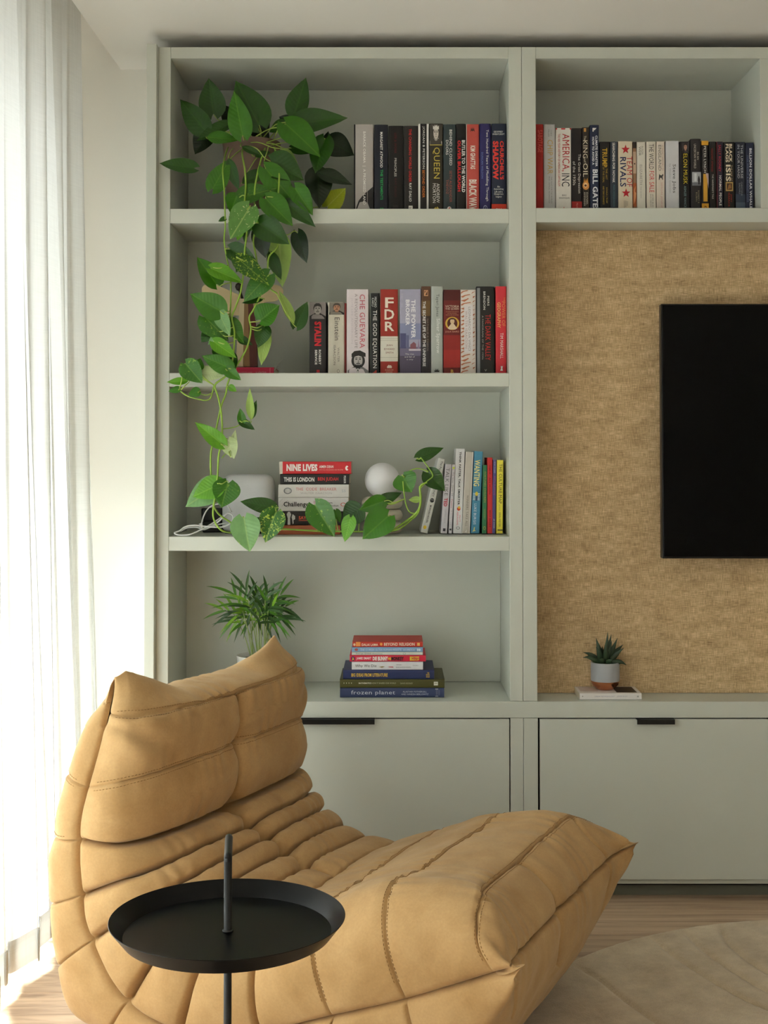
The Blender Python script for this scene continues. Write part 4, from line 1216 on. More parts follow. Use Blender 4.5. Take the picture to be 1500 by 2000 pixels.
def photo(xa, xb, ya, yb, bgc, skin, hair, cloth, kind=''):
    """a small printed portrait: background, shoulders, head, hair, features, as flat shapes"""
    w, h = xb-xa, yb-ya
    def r(k, c, a, b, p, q, *e): return (k, c, xa+w*a, xa+w*b, ya+h*p, ya+h*q)+((e[0],) if e else (None,))+('portrait_print',)
    o = [r('rect', bgc, 0, 1, 0, 1)]
    o.append(r('poly', cloth, 0, 1, .66, 1, [(0, 0), (1, 0), (1, .45), (.68, 1), (.32, 1), (0, .5)]))
    if kind == 'long': o.append(r('ell', hair, .17, .83, .14, .74))
    o.append(r('poly', tuple(int(c*.8) for c in skin), .38, .62, .58, .82, [(0, .2), (.5, 0), (1, .2), (1, 1), (0, 1)]))
    o.append(r('ell', hair, .24, .76, .08, .62))
    o.append(r('ell', skin, .29, .71, .16, .72))
    if kind == 'crown':
        o.append(r('poly', (225, 222, 214), .26, .74, .0, .24, [(0, 0), (1, 0), (1, .8), (.8, .5), (.65, 1), (.5, .6), (.35, 1), (.2, .5), (0, .8)]))
    else: o.append(r('poly', hair, .26, .74, .06, .30, [(0, 0), (.15, .1), (.5, .3), (.85, .1), (1, 0), (.95, .6), (.7, 1), (.3, 1), (.05, .6)]))
    if kind == 'long':
        o.append(r('poly', hair, .18, .86, .02, .30, [(0, 0), (.5, .25), (1, .05), (1, .6), (.6, 1), (.2, .9), (0, .5)]))
        o.append(r('poly', hair, .32, .68, .56, .76, [(.0, 1), (.3, .7), (.7, .7), (1, 1), (.75, 0), (.25, 0)]))
    dk = tuple(int(c*.28) for c in skin)
    for a in (.36, .54): o.append(r('rect', dk, a, a+.10, .36, .40)); 
    for a in (.35, .53): o.append(r('rect', dk, a, a+.12, .31, .335))
    o.append(r('poly', tuple(int(c*.72) for c in skin), .47, .55, .40, .52, [(0, 0), (1, 0), (.6, 1), (.4, 1)]))
    if kind in ('moustache', 'long'): o.append(r('poly', dk, .38, .62, .53, .585, [(0, 0), (.5, .4), (1, 0), (.75, 1), (.25, 1)]))
    o.append(r('rect', tuple(int(c*.5) for c in skin), .43, .57, .595, .615))
    return o
W_ = (232, 230, 226); BK = (24, 24, 26)
z1 = SH[0][1]; zc = Z0(406)
g1 = 'books standing on the top shelf of the bookcase'
Y1 = .060
B_ = 845
def b1(x0, x1, yt, col, label, T=(), S=(), **kw): return book(ZA, x0, x1, yt, B_, Y1, col, label, g1, T, S, base=z1+.0005, **{**dict(hard=True, depth=.155+.01*R.random()), **kw})
b1(52, 222, 105, (178, 172, 168), 'wide pale grey hardback with a black slanted foot, beside the trailing plant', [('BARACK OBAMA  |  A PROMISED LAND', (238, 236, 232), 'v', 126, 156, 166, 782, .012)],
   [('rect', (30, 29, 30), 52, 64, 105, 845), ('poly', (34, 33, 35), 66, 222, 628, 845, [(0, 0), (1, 0), (1, 1), (.42, .66), (.18, .45), (.05, .2)], 'printed_band')])
b1(231, 353, 108, (24, 27, 40), 'near-black navy hardback with white and green lettering, top shelf', [('MARGARET ATWOOD', W_, 'v', 284, 307, 170, 470, .02), ('THE TESTAMENTS', (40, 168, 88), 'v', 286, 309, 487, 740, .02), ('EE', (40, 168, 88), 'h', 284, 314, 808, 842, .02)])
b1(357, 491, 118, (20, 19, 19), 'all black hardback with faint dark red lettering and one small white word', [('LIFE & WORK', (96, 24, 28), 'v', 410, 430, 180, 352, .015), ('PRINCIPLES', (206, 202, 196), 'v', 410, 430, 390, 545, .015), ('RAY DALIO', (70, 20, 24), 'v', 412, 430, 560, 718, .01)], [('rect', (40, 38, 38), 395, 445, 785, 812)])
b1(495, 622, 118, (36, 33, 32), 'charcoal hardback with a long red title and a white square emblem at its foot', [('THE CHANGING WORLD ORDER', (214, 44, 44), 'v', 539, 563, 145, 592, .02), ('RAY DALIO', W_, 'v', 541, 563, 600, 756, .02), ('RC', (40, 38, 36), 'h', 545, 563, 800, 824, .02)], [('rect', W_, 537, 572, 790, 832)])
b1(622, 714, 100, (26, 25, 27), 'slim black hardback edged in white on both sides of its spine', [('JORDAN B PETERSON', W_, 'v', 656, 680, 122, 480, .005), ('BEYOND ORDER', (224, 128, 42), 'v', 658, 680, 492, 722, .005)], [('rect', W_, 622, 640, 100, 845), ('rect', W_, 697, 714, 100, 845), ('poly', W_, 655, 690, 818, 845, [(0, 0), (1, 0), (1, 1), (.8, .9), (.6, .35), (.3, .3)])])
b1(718, 841, 98, (52, 48, 40), 'dark olive hardback with a portrait of a crowned woman at its head', [('QUEEN', (206, 186, 84), 'v', 750, 814, 300, 562, .0), ('ANDREW', W_, 'v', 784, 812, 603, 766, .0), ('MORTON', W_, 'v', 750, 778, 603, 766, .0)],
   photo(725, 834, 106, 276, (70, 66, 60), (208, 200, 190), (58, 54, 52), (206, 202, 196), 'crown')+[('rect', (206, 186, 84), 725, 834, 276, 282), ('poly', (206, 186, 84), 750, 815, 796, 838, [(0, 0), (1, 0), (.9, .5), (.6, 1), (.5, .55), (.4, .9), (.1, .4)])])
b1(845, 957, 105, (54, 66, 68), 'slate teal hardback with a white and red disc at its foot', [('BEHIND CLOSED', W_, 'v', 899, 923, 150, 452, .01), ('DOORS', W_, 'v', 867, 890, 238, 362, .01), ('SETH ALEXANDER', (170, 92, 76), 'v', 899, 921, 495, 762, .0), ('THEVOZ', (170, 92, 76), 'v', 869, 890, 570, 692, .0)], [('ell', W_, 878, 916, 796, 838), ('poly', (196, 70, 54), 888, 908, 800, 826, [(0, 0), (.5, .2), (1, 1), (.4, .8)])])
b1(960, 1045, 100, (24, 23, 24), 'black hardback with two bold lines, white and red, running down it', [('BUTLER TO THE WORLD', W_, 'v', 1009, 1039, 238, 677, .035), ('OLIVER BULLOUGH', (216, 40, 44), 'v', 971, 1000, 240, 670, .035), ('E', (216, 40, 44), 'v', 996, 1018, 822, 846, .03)])
b1(1048, 1163, 104, (196, 84, 74), 'coral red hardback with tall cream lettering, top shelf', [('KIM GHATTAS', (240, 226, 216), 'v', 1085, 1129, 285, 482, .03), ('BLACK WAVE', (240, 226, 216), 'v', 1072, 1141, 570, 845, .04)], [('rect', (226, 214, 206), 1048, 1053, 104, 845), ('poly', (70, 36, 34), 1085, 1125, 126, 170, [(0, 0), (.2, .9), (.35, .4), (.5, 1), (.65, .4), (.8, .9), (1, 0), (.7, .3), (.5, .1), (.3, .3)])])
b1(1167, 1267, 98, (48, 44, 98), 'indigo hardback with one long white line of small lettering', [('Two Hundred Years of Muddling Through', W_, 'v', 1219, 1247, 150, 752, .0), ('DUNCAN WELDON', (110, 130, 190), 'v', 1182, 1198, 340, 560, .0)], [('ring', (150, 156, 190), 1197, 1236, 786, 840), ('rect', (150, 156, 190), 1214, 1219, 800, 842)])
b1(1273, 1405, 98, (34, 42, 62), 'navy hardback with big red lettering and a red foot, last book of the row', [('GEOFFREY', W_, 'h', 1292, 1375, 160, 175, .0), ('WHEATCROFT', W_, 'h', 1280, 1390, 180, 195, .0), ("CHURCHILL'S", (226, 62, 52), 'v', 1347, 1383, 245, 570, .04), ('SHADOW', (226, 62, 52), 'v', 1283, 1335, 245, 570, .05),
    ('An', W_, 'h', 1322, 1346, 621, 637), ('Astonishing', W_, 'h', 1292, 1378, 642, 660), ('Life and a', W_, 'h', 1300, 1370, 663, 680), ('Dangerous', W_, 'h', 1296, 1376, 684, 702), ('Legacy', W_, 'h', 1310, 1362, 706, 724), ('BH', W_, 'h', 1312, 1360, 812, 838, .02)], [('rect', (222, 62, 40), 1273, 1405, 776, 845)])

g2 = 'books standing in the open cubby above the television'
def b2(zm, x0, x1, yt, col, label, T=(), S=(), **kw):
    return book(zm, x0, x1, yt, 1157 if zm is ZB else 1112, .060, col, label, g2, T, S, base=zc+.0005, **{**dict(depth=.125+.012*R.random()), **kw})
b2(ZB, 92, 197, 143, (172, 34, 30), 'red hardback half hidden behind the upright, first in the cubby', [('SABOTAGE', (216, 92, 84), 'v', 126, 186, 210, 470, .02), ('7', W_, 'h', 150, 176, 1132, 1156)], hard=True)
b2(ZB, 200, 342, 143, (196, 196, 196), 'silvery grey hardback with gold lettering', [('CHRIS', (120, 120, 118), 'v', 282, 300, 208, 280), ('MILLER', (120, 120, 118), 'v', 252, 270, 204, 290), ('CHIP WAR', (196, 162, 84), 'v', 244, 311, 325, 722, .0), ('THE FIGHT FOR THE WORLDS', (96, 96, 96), 'v', 286, 302, 752, 1062), ('MOST CRITICAL TECHNOLOGY', (96, 96, 96), 'v', 258, 274, 752, 1062)], hard=True)
b2(ZB, 346, 536, 188, (228, 224, 216), 'wide off-white paperback with tall red and black lettering', [('AMERICA,', (186, 40, 44), 'v', 414, 516, 255, 690, .0), ('INC', (40, 40, 48), 'v', 418, 516, 715, 866, .0), ('THE 400-YEAR HISTORY OF AMERICAN CAPITALISM', (186, 40, 44), 'v', 372, 400, 255, 862, .0), ('BHU', (60, 60, 60), 'h', 424, 474, 958, 978), ('SRINIVASAN', (60, 60, 60), 'h', 384, 514, 990, 1010)],
   [('rect', (200, 44, 44), 346, 364, 190, 206), ('rect', (200, 44, 44), 414, 464, 190, 206), ('rect', (200, 44, 44), 520, 536, 190, 206), ('poly', (186, 50, 50), 430, 460, 1105, 1146, [(0, 0), (.3, 0), (.5, .5), (.7, 0), (1, 0), (.6, 1), (.4, 1)])])
b2(ZB, 538, 667, 190, (32, 28, 30), 'black paperback with a red block at its foot and two sloping white lines', [('The Great Depression', (222, 218, 212), 'v', 611, 653, 490, 945, .0), ('of the 1930s', (222, 218, 212), 'v', 554, 588, 575, 852, .0), ('PELICAN', (224, 150, 140), 'v', 596, 616, 1058, 1150)], [('rect', (164, 40, 38), 538, 667, 1040, 1157)])
b2(ZB, 670, 760, 180, (50, 42, 36), 'brown-black paperback with a flaming ball printed low on its spine', [('The', (226, 214, 190), 'v', 690, 718, 280, 330), ('KING', (226, 214, 190), 'v', 678, 736, 332, 540, .0), ('of', (226, 214, 190), 'v', 690, 716, 548, 590), ('OIL', (226, 214, 190), 'v', 678, 738, 598, 756, .0), ('DANIEL', (214, 206, 190), 'v', 718, 738, 935, 1080), ('AMMANN', (214, 206, 190), 'v', 688, 708, 930, 1090)],
   [('poly', (224, 150, 60), 682, 746, 765, 850, [(0, 0), (1, 0), (.9, .5), (.8, 1), (.65, .5), (.5, .9), (.35, .4), (.2, 1), (.1, .5)]), ('ell', (222, 150, 78), 670, 756, 808, 905), ('ell', (240, 204, 150), 684, 734, 822, 880), ('ell', (96, 52, 30), 694, 724, 842, 868), ('rect', (206, 150, 80), 690, 718, 190, 232)])
b2(ZB, 763, 877, 152, (36, 44, 70), 'tall navy book with large white capitals, highest of the cubby row', [('HOW TO AVOID A', (230, 232, 238), 'v', 789, 817, 292, 616, .03), ('CLIMATE DISASTER', (230, 232, 238), 'v', 830, 858, 275, 636, .03), ('BILL GATES', (230, 232, 238), 'v', 794, 860, 668, 1150, .03)], [('poly', W_, 795, 845, 186, 230, [(0, 0), (.3, 0), (.3, .4), (.6, .4), (1, 1), (0, 1)])], hard=True)
b2(ZB, 884, 1010, 355, (27, 25, 26), 'short black paperback with gold capitals in two columns', [('TRUMP', (198, 158, 52), 'v', 914, 976, 428, 650, .03), ('THE ART', (170, 138, 56), 'v', 956, 978, 662, 790, .02), ('OF THE DEAL', (170, 138, 56), 'v', 918, 940, 640, 825, .01), ('DONALD J TRUMP', (186, 152, 60), 'v', 956, 978, 880, 1062, .01), ('AND TONY SCHWARTZ', (186, 152, 60), 'v', 918, 938, 865, 1075, .01)])
b2(ZB, 1012, 1106, 355, (52, 60, 72), 'slate blue-grey paperback with white lettering above faint teal', [('SEARCHING FOR NOVAK', W_, 'v', 1038, 1069, 365, 826, .02), ('MARK HODGKINSON', (78, 120, 124), 'v', 1044, 1068, 850, 1100), ('G', W_, 'h', 1046, 1074, 1130, 1156, .02)])
b2(ZB, 1109, 1286, 350, (222, 208, 184), 'cream paperback with two red stars and navy lettering', [('TEAM OF', (190, 36, 46), 'v', 1214, 1282, 525, 872, .0), ('RIVALS', (38, 44, 92), 'v', 1130, 1206, 532, 872, .015), ('DORIS', (120, 104, 90), 'v', 1210, 1226, 1040, 1090), ('KEARNS', (120, 104, 90), 'v', 1192, 1208, 1035, 1105), ('GOODWIN', (120, 104, 90), 'v', 1174, 1190, 1030, 1118), ('C', (40, 40, 40), 'h', 1196, 1216, 1144, 1156)], [('star', (190, 36, 46), 1144, 1256, 388, 500), ('star', (190, 36, 46), 1148, 1260, 890, 1000)])
b2(ZB, 1289, 1333, 358, (150, 112, 84), 'thin mottled brown and orange paperback beside the cream starred one', [], [('rect', (40, 34, 30), 1289, 1333, 358, 430), ('rect', (196, 170, 146), 1289, 1333, 470, 720), ('rect', (168, 88, 48), 1289, 1333, 830, 1100), ('ell', (60, 40, 34), 1300, 1318, 600, 618), ('poly', (214, 150, 104), 1292, 1330, 860, 1080, [(0, 0), (.6, .2), (1, .6), (.5, .7), (.8, 1), (.2, .8)])])
b2(ZB, 1335, 1445, 358, (220, 216, 204), 'ivory paperback with thin grey lettering, left of the black and red titled one', [('ALISON', (130, 128, 120), 'v', 1394, 1418, 405, 500), ('WEIR', (110, 108, 104), 'v', 1358, 1388, 410, 516), ('ELIZABETH', (150, 148, 140), 'v', 1372, 1402, 620, 850), ('THE QUEEN', (160, 158, 150), 'v', 1374, 1394, 868, 1000), ('v', (100, 100, 96), 'h', 1388, 1402, 1126, 1146)])
b2(ZC, 75, 189, 340, (224, 216, 202), 'ivory paperback titled in black then red capitals', [('THE WORLD', (46, 42, 40), 'v', 105, 162, 368, 645, .0), ('FOR SALE', (206, 52, 52), 'v', 108, 166, 665, 900, .0), ('JAVIER BLAS', (90, 84, 80), 'v', 138, 156, 920, 1062), ('JACK FARCHY', (90, 84, 80), 'v', 114, 132, 918, 1062)], [('ring', (120, 60, 40), 118, 160, 1086, 1112)])
b2(ZC, 192, 292, 338, (222, 210, 196), 'cream paperback with a small grey beast printed mid spine', [('A SHORT HISTORY OF', (180, 140, 134), 'v', 258, 274, 380, 662), ('ENGLAND', (120, 116, 112), 'v', 214, 250, 378, 662), ('SIMON JENKINS', (206, 158, 150), 'v', 236, 264, 790, 1106)], [('poly', (70, 68, 66), 218, 276, 696, 762, [(0, 0), (.15, .0), (.3, .35), (.6, .3), (.75, 0), (.9, 0), (.8, .5), (1, .8), (.85, 1), (.6, .75), (.3, .8), (.1, 1), (.05, .6)])])
b2(ZC, 302, 460, 332, (208, 208, 212), 'wide plain whitish book with a short black name, middle of the cubby', [('Steve Jobs', (44, 44, 46), 'v', 374, 422, 590, 905, .0), ('by Walter Isaacson', (160, 160, 164), 'v', 338, 362, 584, 905)])
b2(ZC, 464, 586, 340, (26, 24, 26), 'black paperback with a small face photo above yellow lettering', [('ELON MUSK', (226, 204, 60), 'v', 507, 556, 474, 810, .0), ('ASHLEE VANCE', (150, 178, 180), 'v', 514, 540, 830, 1066)], photo(490, 578, 350, 464, (66, 60, 62), (196, 152, 130), (50, 38, 32), (36, 34, 38)))
b2(ZC, 592, 718, 308, (42, 39, 42), 'dark book with a grey window photograph low on its spine', [('IN AN', (206, 198, 188), 'v', 668, 690, 455, 540), ('UNCERTAIN WORLD', (206, 198, 188), 'v', 630, 656, 366, 636, .0), ('ROBERT E', (150, 138, 110), 'v', 676, 694, 880, 1020), ('RUBIN', (150, 138, 110), 'v', 650, 668, 900, 1000)], [('rect', (176, 178, 184), 608, 716, 676, 826), ('rect', (116, 118, 126), 608, 716, 790, 826), ('poly', (40, 38, 42), 676, 704, 720, 812, [(.2, 0), (.8, 0), (1, .6), (.6, 1), (.3, 1), (0, .6)]), ('rect', (214, 216, 220), 634, 662, 690, 780)], hard=True)
b2(ZC, 720, 806, 330, (28, 26, 28), 'black paperback with mustard yellow blocks at head and foot', [('PETER LYNCH', W_, 'v', 748, 776, 390, 682, .0), ('BEATING THE STREET', (130, 126, 126), 'v', 734, 746, 430, 640), ('D', (40, 34, 20), 'h', 754, 782, 1050, 1090, .02)], [('rect', (222, 164, 50), 720, 806, 330, 378), ('rect', (214, 160, 56), 740, 790, 696, 1000), ('poly', (196, 180, 190), 770, 806, 690, 860, [(0, 1), (1, 1), (1, 0)]), ('rect', (222, 160, 46), 720, 806, 1022, 1112)])
b2(ZC, 812, 896, 340, (28, 27, 27), 'thin black paperback with dark red and white small capitals', [('MARGARET ATWOOD', (150, 34, 34), 'v', 834, 856, 415, 672, .0), ("THE HANDMAID'S TALE", (210, 206, 200), 'v', 842, 862, 700, 972, .0)])
b2(ZC, 898, 976, 340, (36, 33, 48), 'thin purple-black paperback with pink-red and white capitals', [('SALLY ROONEY', (206, 50, 70), 'v', 920, 950, 376, 672, .0), ('NORMAL PEOPLE', W_, 'v', 925, 955, 714, 1046, .01)], [('rect', (150, 44, 56), 898, 902, 340, 1112)])
b2(ZC, 980, 1115, 345, (28, 27, 26), 'black paperback with large cream capitals and a small gold picture', [('BLACK', (228, 214, 190), 'v', 1044, 1082, 366, 570, .03), ('FLAGS', (228, 214, 190), 'v', 1002, 1038, 366, 570, .03), ('THE RISE OF', (206, 180, 150), 'v', 1066, 1082, 600, 776, .0), ('ISIS', (228, 214, 190), 'v', 1004, 1062, 596, 780, .03), ('JOBY', (180, 44, 34), 'v', 1056, 1076, 920, 1010), ('WARRICK', (180, 44, 34), 'v', 1030, 1050, 900, 1060), ('C', W_, 'h', 1030, 1062, 1090, 1110)], [('rect', (188, 152, 90), 1002, 1090, 786, 886), ('rect', (70, 44, 28), 1014, 1078, 800, 872), ('poly', (150, 104, 60), 1022, 1070, 806, 868, [(0, 0), (1, .2), (.8, 1), (.3, .8)])])
b2(ZC, 1118, 1236, 345, (40, 44, 58), 'dark blue-grey paperback turning lighter at its foot', [('THE UNIVERSE', (196, 198, 204), 'v', 1180, 1208, 376, 746, .0), ('IN YOUR HAND', (196, 198, 204), 'v', 1140, 1168, 376, 746, .0), ('CHRISTOPHE', (150, 154, 164), 'v', 1182, 1200, 786, 936), ('GALFARD', (150, 154, 164), 'v', 1156, 1174, 796, 920)], [('rect', (60, 70, 88), 1118, 1236, 920, 1010), ('rect', (84, 98, 116), 1118, 1236, 1010, 1112)])
b2(ZC, 1237, 1338, 352, (44, 48, 70), 'navy paperback with wide-spaced white capitals, last in the cubby', [('BILLION DOLLAR WHALE', (226, 226, 232), 'v', 1282, 1312, 415, 1080, .02), ('TOM WRIGHT & BRADLEY HOPE', (112, 124, 160), 'v', 1252, 1270, 490, 1006, .0)])

g3 = 'books standing on the second shelf of the bookcase'
z2 = SH[1][1]
def b3(zm, x0, x1, yt, col, label, T=(), S=(), **kw):
    return book(zm, x0, x1, yt, 1333, .078, col, label, g3, T, S, base=z2+.0005, **{**dict(depth=.13+.012*R.random()), **kw})
b3(ZD, 103, 336, 358, (48, 45, 46), 'dark grey paperback with a moustached portrait and red lettering', [('STALIN', (214, 48, 58), 'v', 172, 268, 620, 948, .05), ('ROBERT', W_, 'v', 232, 264, 1000, 1200, .03), ('SERVICE', W_, 'v', 180, 212, 1000, 1200, .03), ('PAN', (200, 196, 192), 'h', 205, 248, 1306, 1320)],
   photo(103, 330, 360, 584, (150, 142, 140), (176, 170, 166), (52, 48, 48), (44, 42, 42), 'moustache')+[('rect', (190, 52, 60), 204, 246, 1270, 1304)])
b3(ZD, 365, 590, 358, (212, 206, 190), 'cream paperback with a colour portrait at its head', [('Einstein', (88, 80, 74), 'v', 454, 522, 565, 872, .0), ('WALTER', (122, 112, 104), 'v', 494, 522, 970, 1166), ('ISAACSON', (122, 112, 104), 'v', 440, 470, 940, 1206)], photo(380, 586, 361, 528, (132, 126, 116), (196, 140, 108), (84, 74, 66), (34, 32, 34), 'moustache')+[('ring', (150, 140, 130), 486, 524, 1262, 1312)])
b3(ZD, 592, 618, 372, (120, 40, 38), 'thin maroon paperback squeezed between two pale ones', [])
b3(ZD, 622, 926, 178, (226, 216, 220), 'wide pinkish white paperback with a bearded man in a beret at its foot', [('CHE GUEVARA', (200, 92, 108), 'v', 804, 878, 250, 976, .0), ('A REVOLUTIONARY LIFE', (164, 152, 156), 'v', 736, 774, 240, 976, .0), ('JON LEE ANDERSON', (208, 198, 204), 'v', 676, 712, 295, 916, .0)],
   photo(640, 926, 1000, 1333, (226, 216, 220), (198, 192, 190), (44, 42, 42), (128, 124, 124), 'long')+[('ell', (236, 232, 230), 756, 802, 1250, 1328), ('ell', (60, 58, 58), 766, 792, 1262, 1320), ('ell', W_, 772, 786, 1280, 1318)])
b3(ZD, 955, 1080, 232, (30, 32, 32), 'slim black book with upright white capitals and red bars at its foot', [('MICHIO', (214, 216, 214), 'v', 1008, 1040, 285, 426, .0), ('KAKU', (214, 216, 214), 'v', 972, 1002, 300, 412, .0), ('THE GOD EQUATION', W_, 'v', 980, 1044, 465, 1246, .0)], [('rect', (206, 62, 48), 992, 1004, 1300, 1320), ('rect', (206, 62, 48), 1008, 1020, 1290, 1320), ('rect', (206, 62, 48), 1024, 1038, 1276, 1320), ('rect', (92, 98, 98), 955, 962, 240, 1330)], hard=True)
b3(ZD, 1094, 1337, 178, (160, 52, 42), 'brick red book with three big cream initials over a cream panel', [('F', (236, 222, 206), 'h', 1158, 1278, 290, 430, .02), ('D', (236, 222, 206), 'h', 1150, 1286, 450, 590, .02), ('R', (236, 222, 206), 'h', 1156, 1286, 618, 745, .02), ('JEAN', (130, 60, 50), 'h', 1176, 1262, 926, 954), ('EDWARD', (130, 60, 50), 'h', 1144, 1292, 976, 1002), ('SMITH', (130, 60, 50), 'h', 1166, 1274, 1024, 1050), ('RANDOM', (222, 170, 150), 'h', 1160, 1272, 1262, 1282), ('HOUSE', (222, 170, 150), 'h', 1172, 1260, 1290, 1310)],
   [('rect', (224, 220, 206), 1094, 1337, 816, 1156), ('rect', (190, 186, 172), 1094, 1337, 842, 848), ('rect', (190, 186, 172), 1094, 1337, 868, 874), ('rect', (190, 186, 172), 1094, 1337, 1100, 1106), ('poly', (230, 210, 196), 1186, 1252, 1200, 1246, [(0, 0), (1, 0), (1, .5), (.75, .9), (.55, .7), (.4, 1), (0, .5)])])
b3(ZE, -137, 158, 178, (172, 170, 192), 'lilac grey paperback with a city waterfront picture and white capitals', [('THE POWER', (238, 236, 240), 'v', 22, 82, 320, 842, .03), ('BROKER', (238, 236, 240), 'v', -55, 0, 320, 670, .03), ('ROBERT CARO', (196, 194, 206), 'v', -120, -90, 240, 420, .0), ('The rise', W_, 'h', -60, 60, 1046, 1066), ('and fall of', W_, 'h', -70, 72, 1084, 1104), ('a city', W_, 'h', -40, 50, 1122, 1142)],
   [('rect', (140, 146, 180), -137, 158, 640, 860), ('rect', (120, 112, 138), -137, 158, 960, 1080), ('rect', (92, 84, 104), -137, 158, 1080, 1333), ('rect', (84, 86, 124), -130, -50, 776, 980), ('rect', (108, 110, 146), -48, -8, 800, 980), ('poly', (138, 88, 98), 10, 90, 890, 985, [(0, 0), (1, 0), (1, .7), (.6, 1), (0, .6)]), ('poly', (150, 130, 158), 110, 140, 850, 990, [(0, 0), (1, 0), (.5, 1)]), ('rect', (206, 196, 206), -10, 158, 986, 1012)])
b3(ZE, 165, 292, 138, (66, 54, 48), 'slim brown-black book with an orange square outline at its head', [('THE SECRET LIFE OF THE UNIVERSE', W_, 'v', 184, 224, 340, 1222, .02), ('NATHALIE A CABROL', (140, 128, 118), 'v', 240, 264, 580, 1022, .0)], [('rect', (96, 66, 48), 165, 292, 138, 330), ('rect', (112, 88, 54), 165, 292, 330, 540), ('rect', (52, 48, 52), 165, 292, 900, 1333), ('rect', (214, 160, 120), 200, 258, 190, 270), ('rect', (96, 66, 48), 208, 250, 202, 258), ('poly', (214, 160, 120), 208, 246, 204, 256, [(0, 0), (.3, 0), (1, 1), (.5, 1), (0, .4)])], hard=True)
b3(ZE, 298, 464, 138, (176, 182, 176), 'silver grey hardback with white script lettering and a black shell at its foot', [('Tayari Jones', (70, 72, 70), 'v', 360, 412, 245, 546, .0), ('Silver Sparrow', (228, 230, 226), 'v', 360, 426, 575, 1046, .01)], [('poly', (48, 50, 48), 338, 422, 1250, 1300, [(0, 0), (.15, .2), (.0, .6), (.25, .4), (.25, 1), (.42, .5), (.5, 1), (.58, .5), (.75, 1), (.75, .4), (1, .6), (.85, .2), (1, 0)])], hard=True)
b3(ZE, 472, 708, 185, (112, 36, 34), 'dark red paperback with a gold wreathed oval portrait', [('VICTORIA', (232, 210, 190), 'h', 498, 690, 396, 428, .0), ('THE QUEEN', (232, 210, 190), 'h', 498, 690, 434, 460, .0), ('AN INTIMATE BIOGRAPHY', (200, 140, 110), 'h', 504, 684, 478, 490), ('OF THE WOMAN', (200, 140, 110), 'h', 530, 656, 500, 512), ('WHO RULED AN EMPIRE', (200, 140, 110), 'h', 504, 684, 522, 534), ('JULIA BAIRD', (222, 160, 140), 'h', 498, 692, 742, 770, .0), ('B', (214, 172, 84), 'h', 575, 612, 1266, 1320, .02)],
   [('rect', (84, 30, 28), 472, 708, 185, 330), ('rect', (148, 42, 38), 472, 708, 800, 1000), ('rect', (166, 46, 42), 472, 708, 1000, 1240), ('ring', (212, 170, 70), 498, 694, 552, 730), ('ell', (92, 44, 36), 524, 668, 566, 718), ('ell', (224, 196, 160), 566, 626, 574, 650), ('poly', (228, 206, 176), 530, 664, 640, 724, [(0, .2), (.2, 0), (.8, 0), (1, .2), (.7, .8), (.6, 1), (.4, 1), (.3, .8)]), ('poly', (70, 40, 32), 560, 632, 566, 602, [(0, 0), (.2, .4), (.8, .4), (1, 0), (.8, .9), (.2, .9)])])
marb = [('poly', (190, 116, 80), 712, 922, 190+i*54, 190+i*54+50, [(.02+.3*((i*7) % 5)/5, 0), (.2+.3*((i*7) % 5)/5, .5), (.5+.3*((i*3) % 5)/6, .8), (.45+.3*((i*3) % 5)/6, 1), (.12+.3*((i*7) % 5)/5, .7), (0, .3)][::-1]) for i in range(21)]
marb += [('poly', (172, 92, 52), 712, 922, 210+i*60, 210+i*60+34, [(.70+.2*((i*3) % 4)/5, 0), (.84+.1*((i*3) % 4)/4, .6), (.98, 1), (.8+.1*((i*5) % 4)/5, .8)][::-1]) for i in range(18)]
b3(ZE, 711, 925, 185, (224, 214, 206), 'white paperback with rust marbling around a plain centre', [('LEONARDO DA VINCI', (150, 144, 144), 'v', 820, 850, 420, 1012, .0), ('WALTER ISAACSON', (190, 164, 160), 'v', 774, 806, 474, 980, .0)], marb+[('rect', (226, 220, 220), 760, 884, 390, 1040)])
b3(ZE, 930, 1186, 140, (34, 33, 32), 'wide black hardback with a red title between white lines', [('PIERS', (218, 214, 208), 'v', 1084, 1112, 270, 402, .01), ('BRENDON', (218, 214, 208), 'v', 1028, 1058, 208, 456, .01), ('THE DARK VALLEY', (200, 44, 40), 'v', 1056, 1130, 520, 1140, .0), ('A PANORAMA OF THE 1930s', (160, 156, 152), 'v', 1008, 1030, 535, 1132, .0), ('v', (170, 166, 160), 'h', 1044, 1076, 1262, 1290)], [('rect', (136, 138, 140), 940, 982, 160, 1333)], hard=True, rough=.3)
b3(ZE, 1200, 1352, 138, (214, 56, 66), 'bright red hardback at the right end of the second shelf', [('THE', (232, 150, 90), 'v', 1312, 1334, 285, 340), ('POWER OF', (232, 150, 90), 'v', 1288, 1336, 345, 680, .0), ('GEOGRAPHY', (236, 176, 110), 'v', 1222, 1270, 355, 702, .02), ('TIM MARSHALL', (240, 226, 222), 'v', 1262, 1306, 770, 1116, .0)], [('poly', W_, 1262, 1300, 1220, 1282, [(0, 0), (1, 0), (.8, .5), (1, 1), (.2, 1), (.3, .5)])], hard=True)
# the red book lying under the winged figure
ZI = (370, 540, .18)
REDTOP = float(atY(480, 717, .08)[2])
book(ZI, 508, 916, 985, 1035, .078, (204, 44, 78), 'thin crimson book lying flat on the second shelf under the winged figure', None, [('the complete poems', (236, 150, 170), 'h', 530, 680, 1014, 1026), ('a selection', (236, 170, 186), 'h', 720, 832, 1010, 1026)], [('rect', (240, 130, 150), 872, 878, 990, 1032)], lying=True, base=z2+.0005, depth=.16)

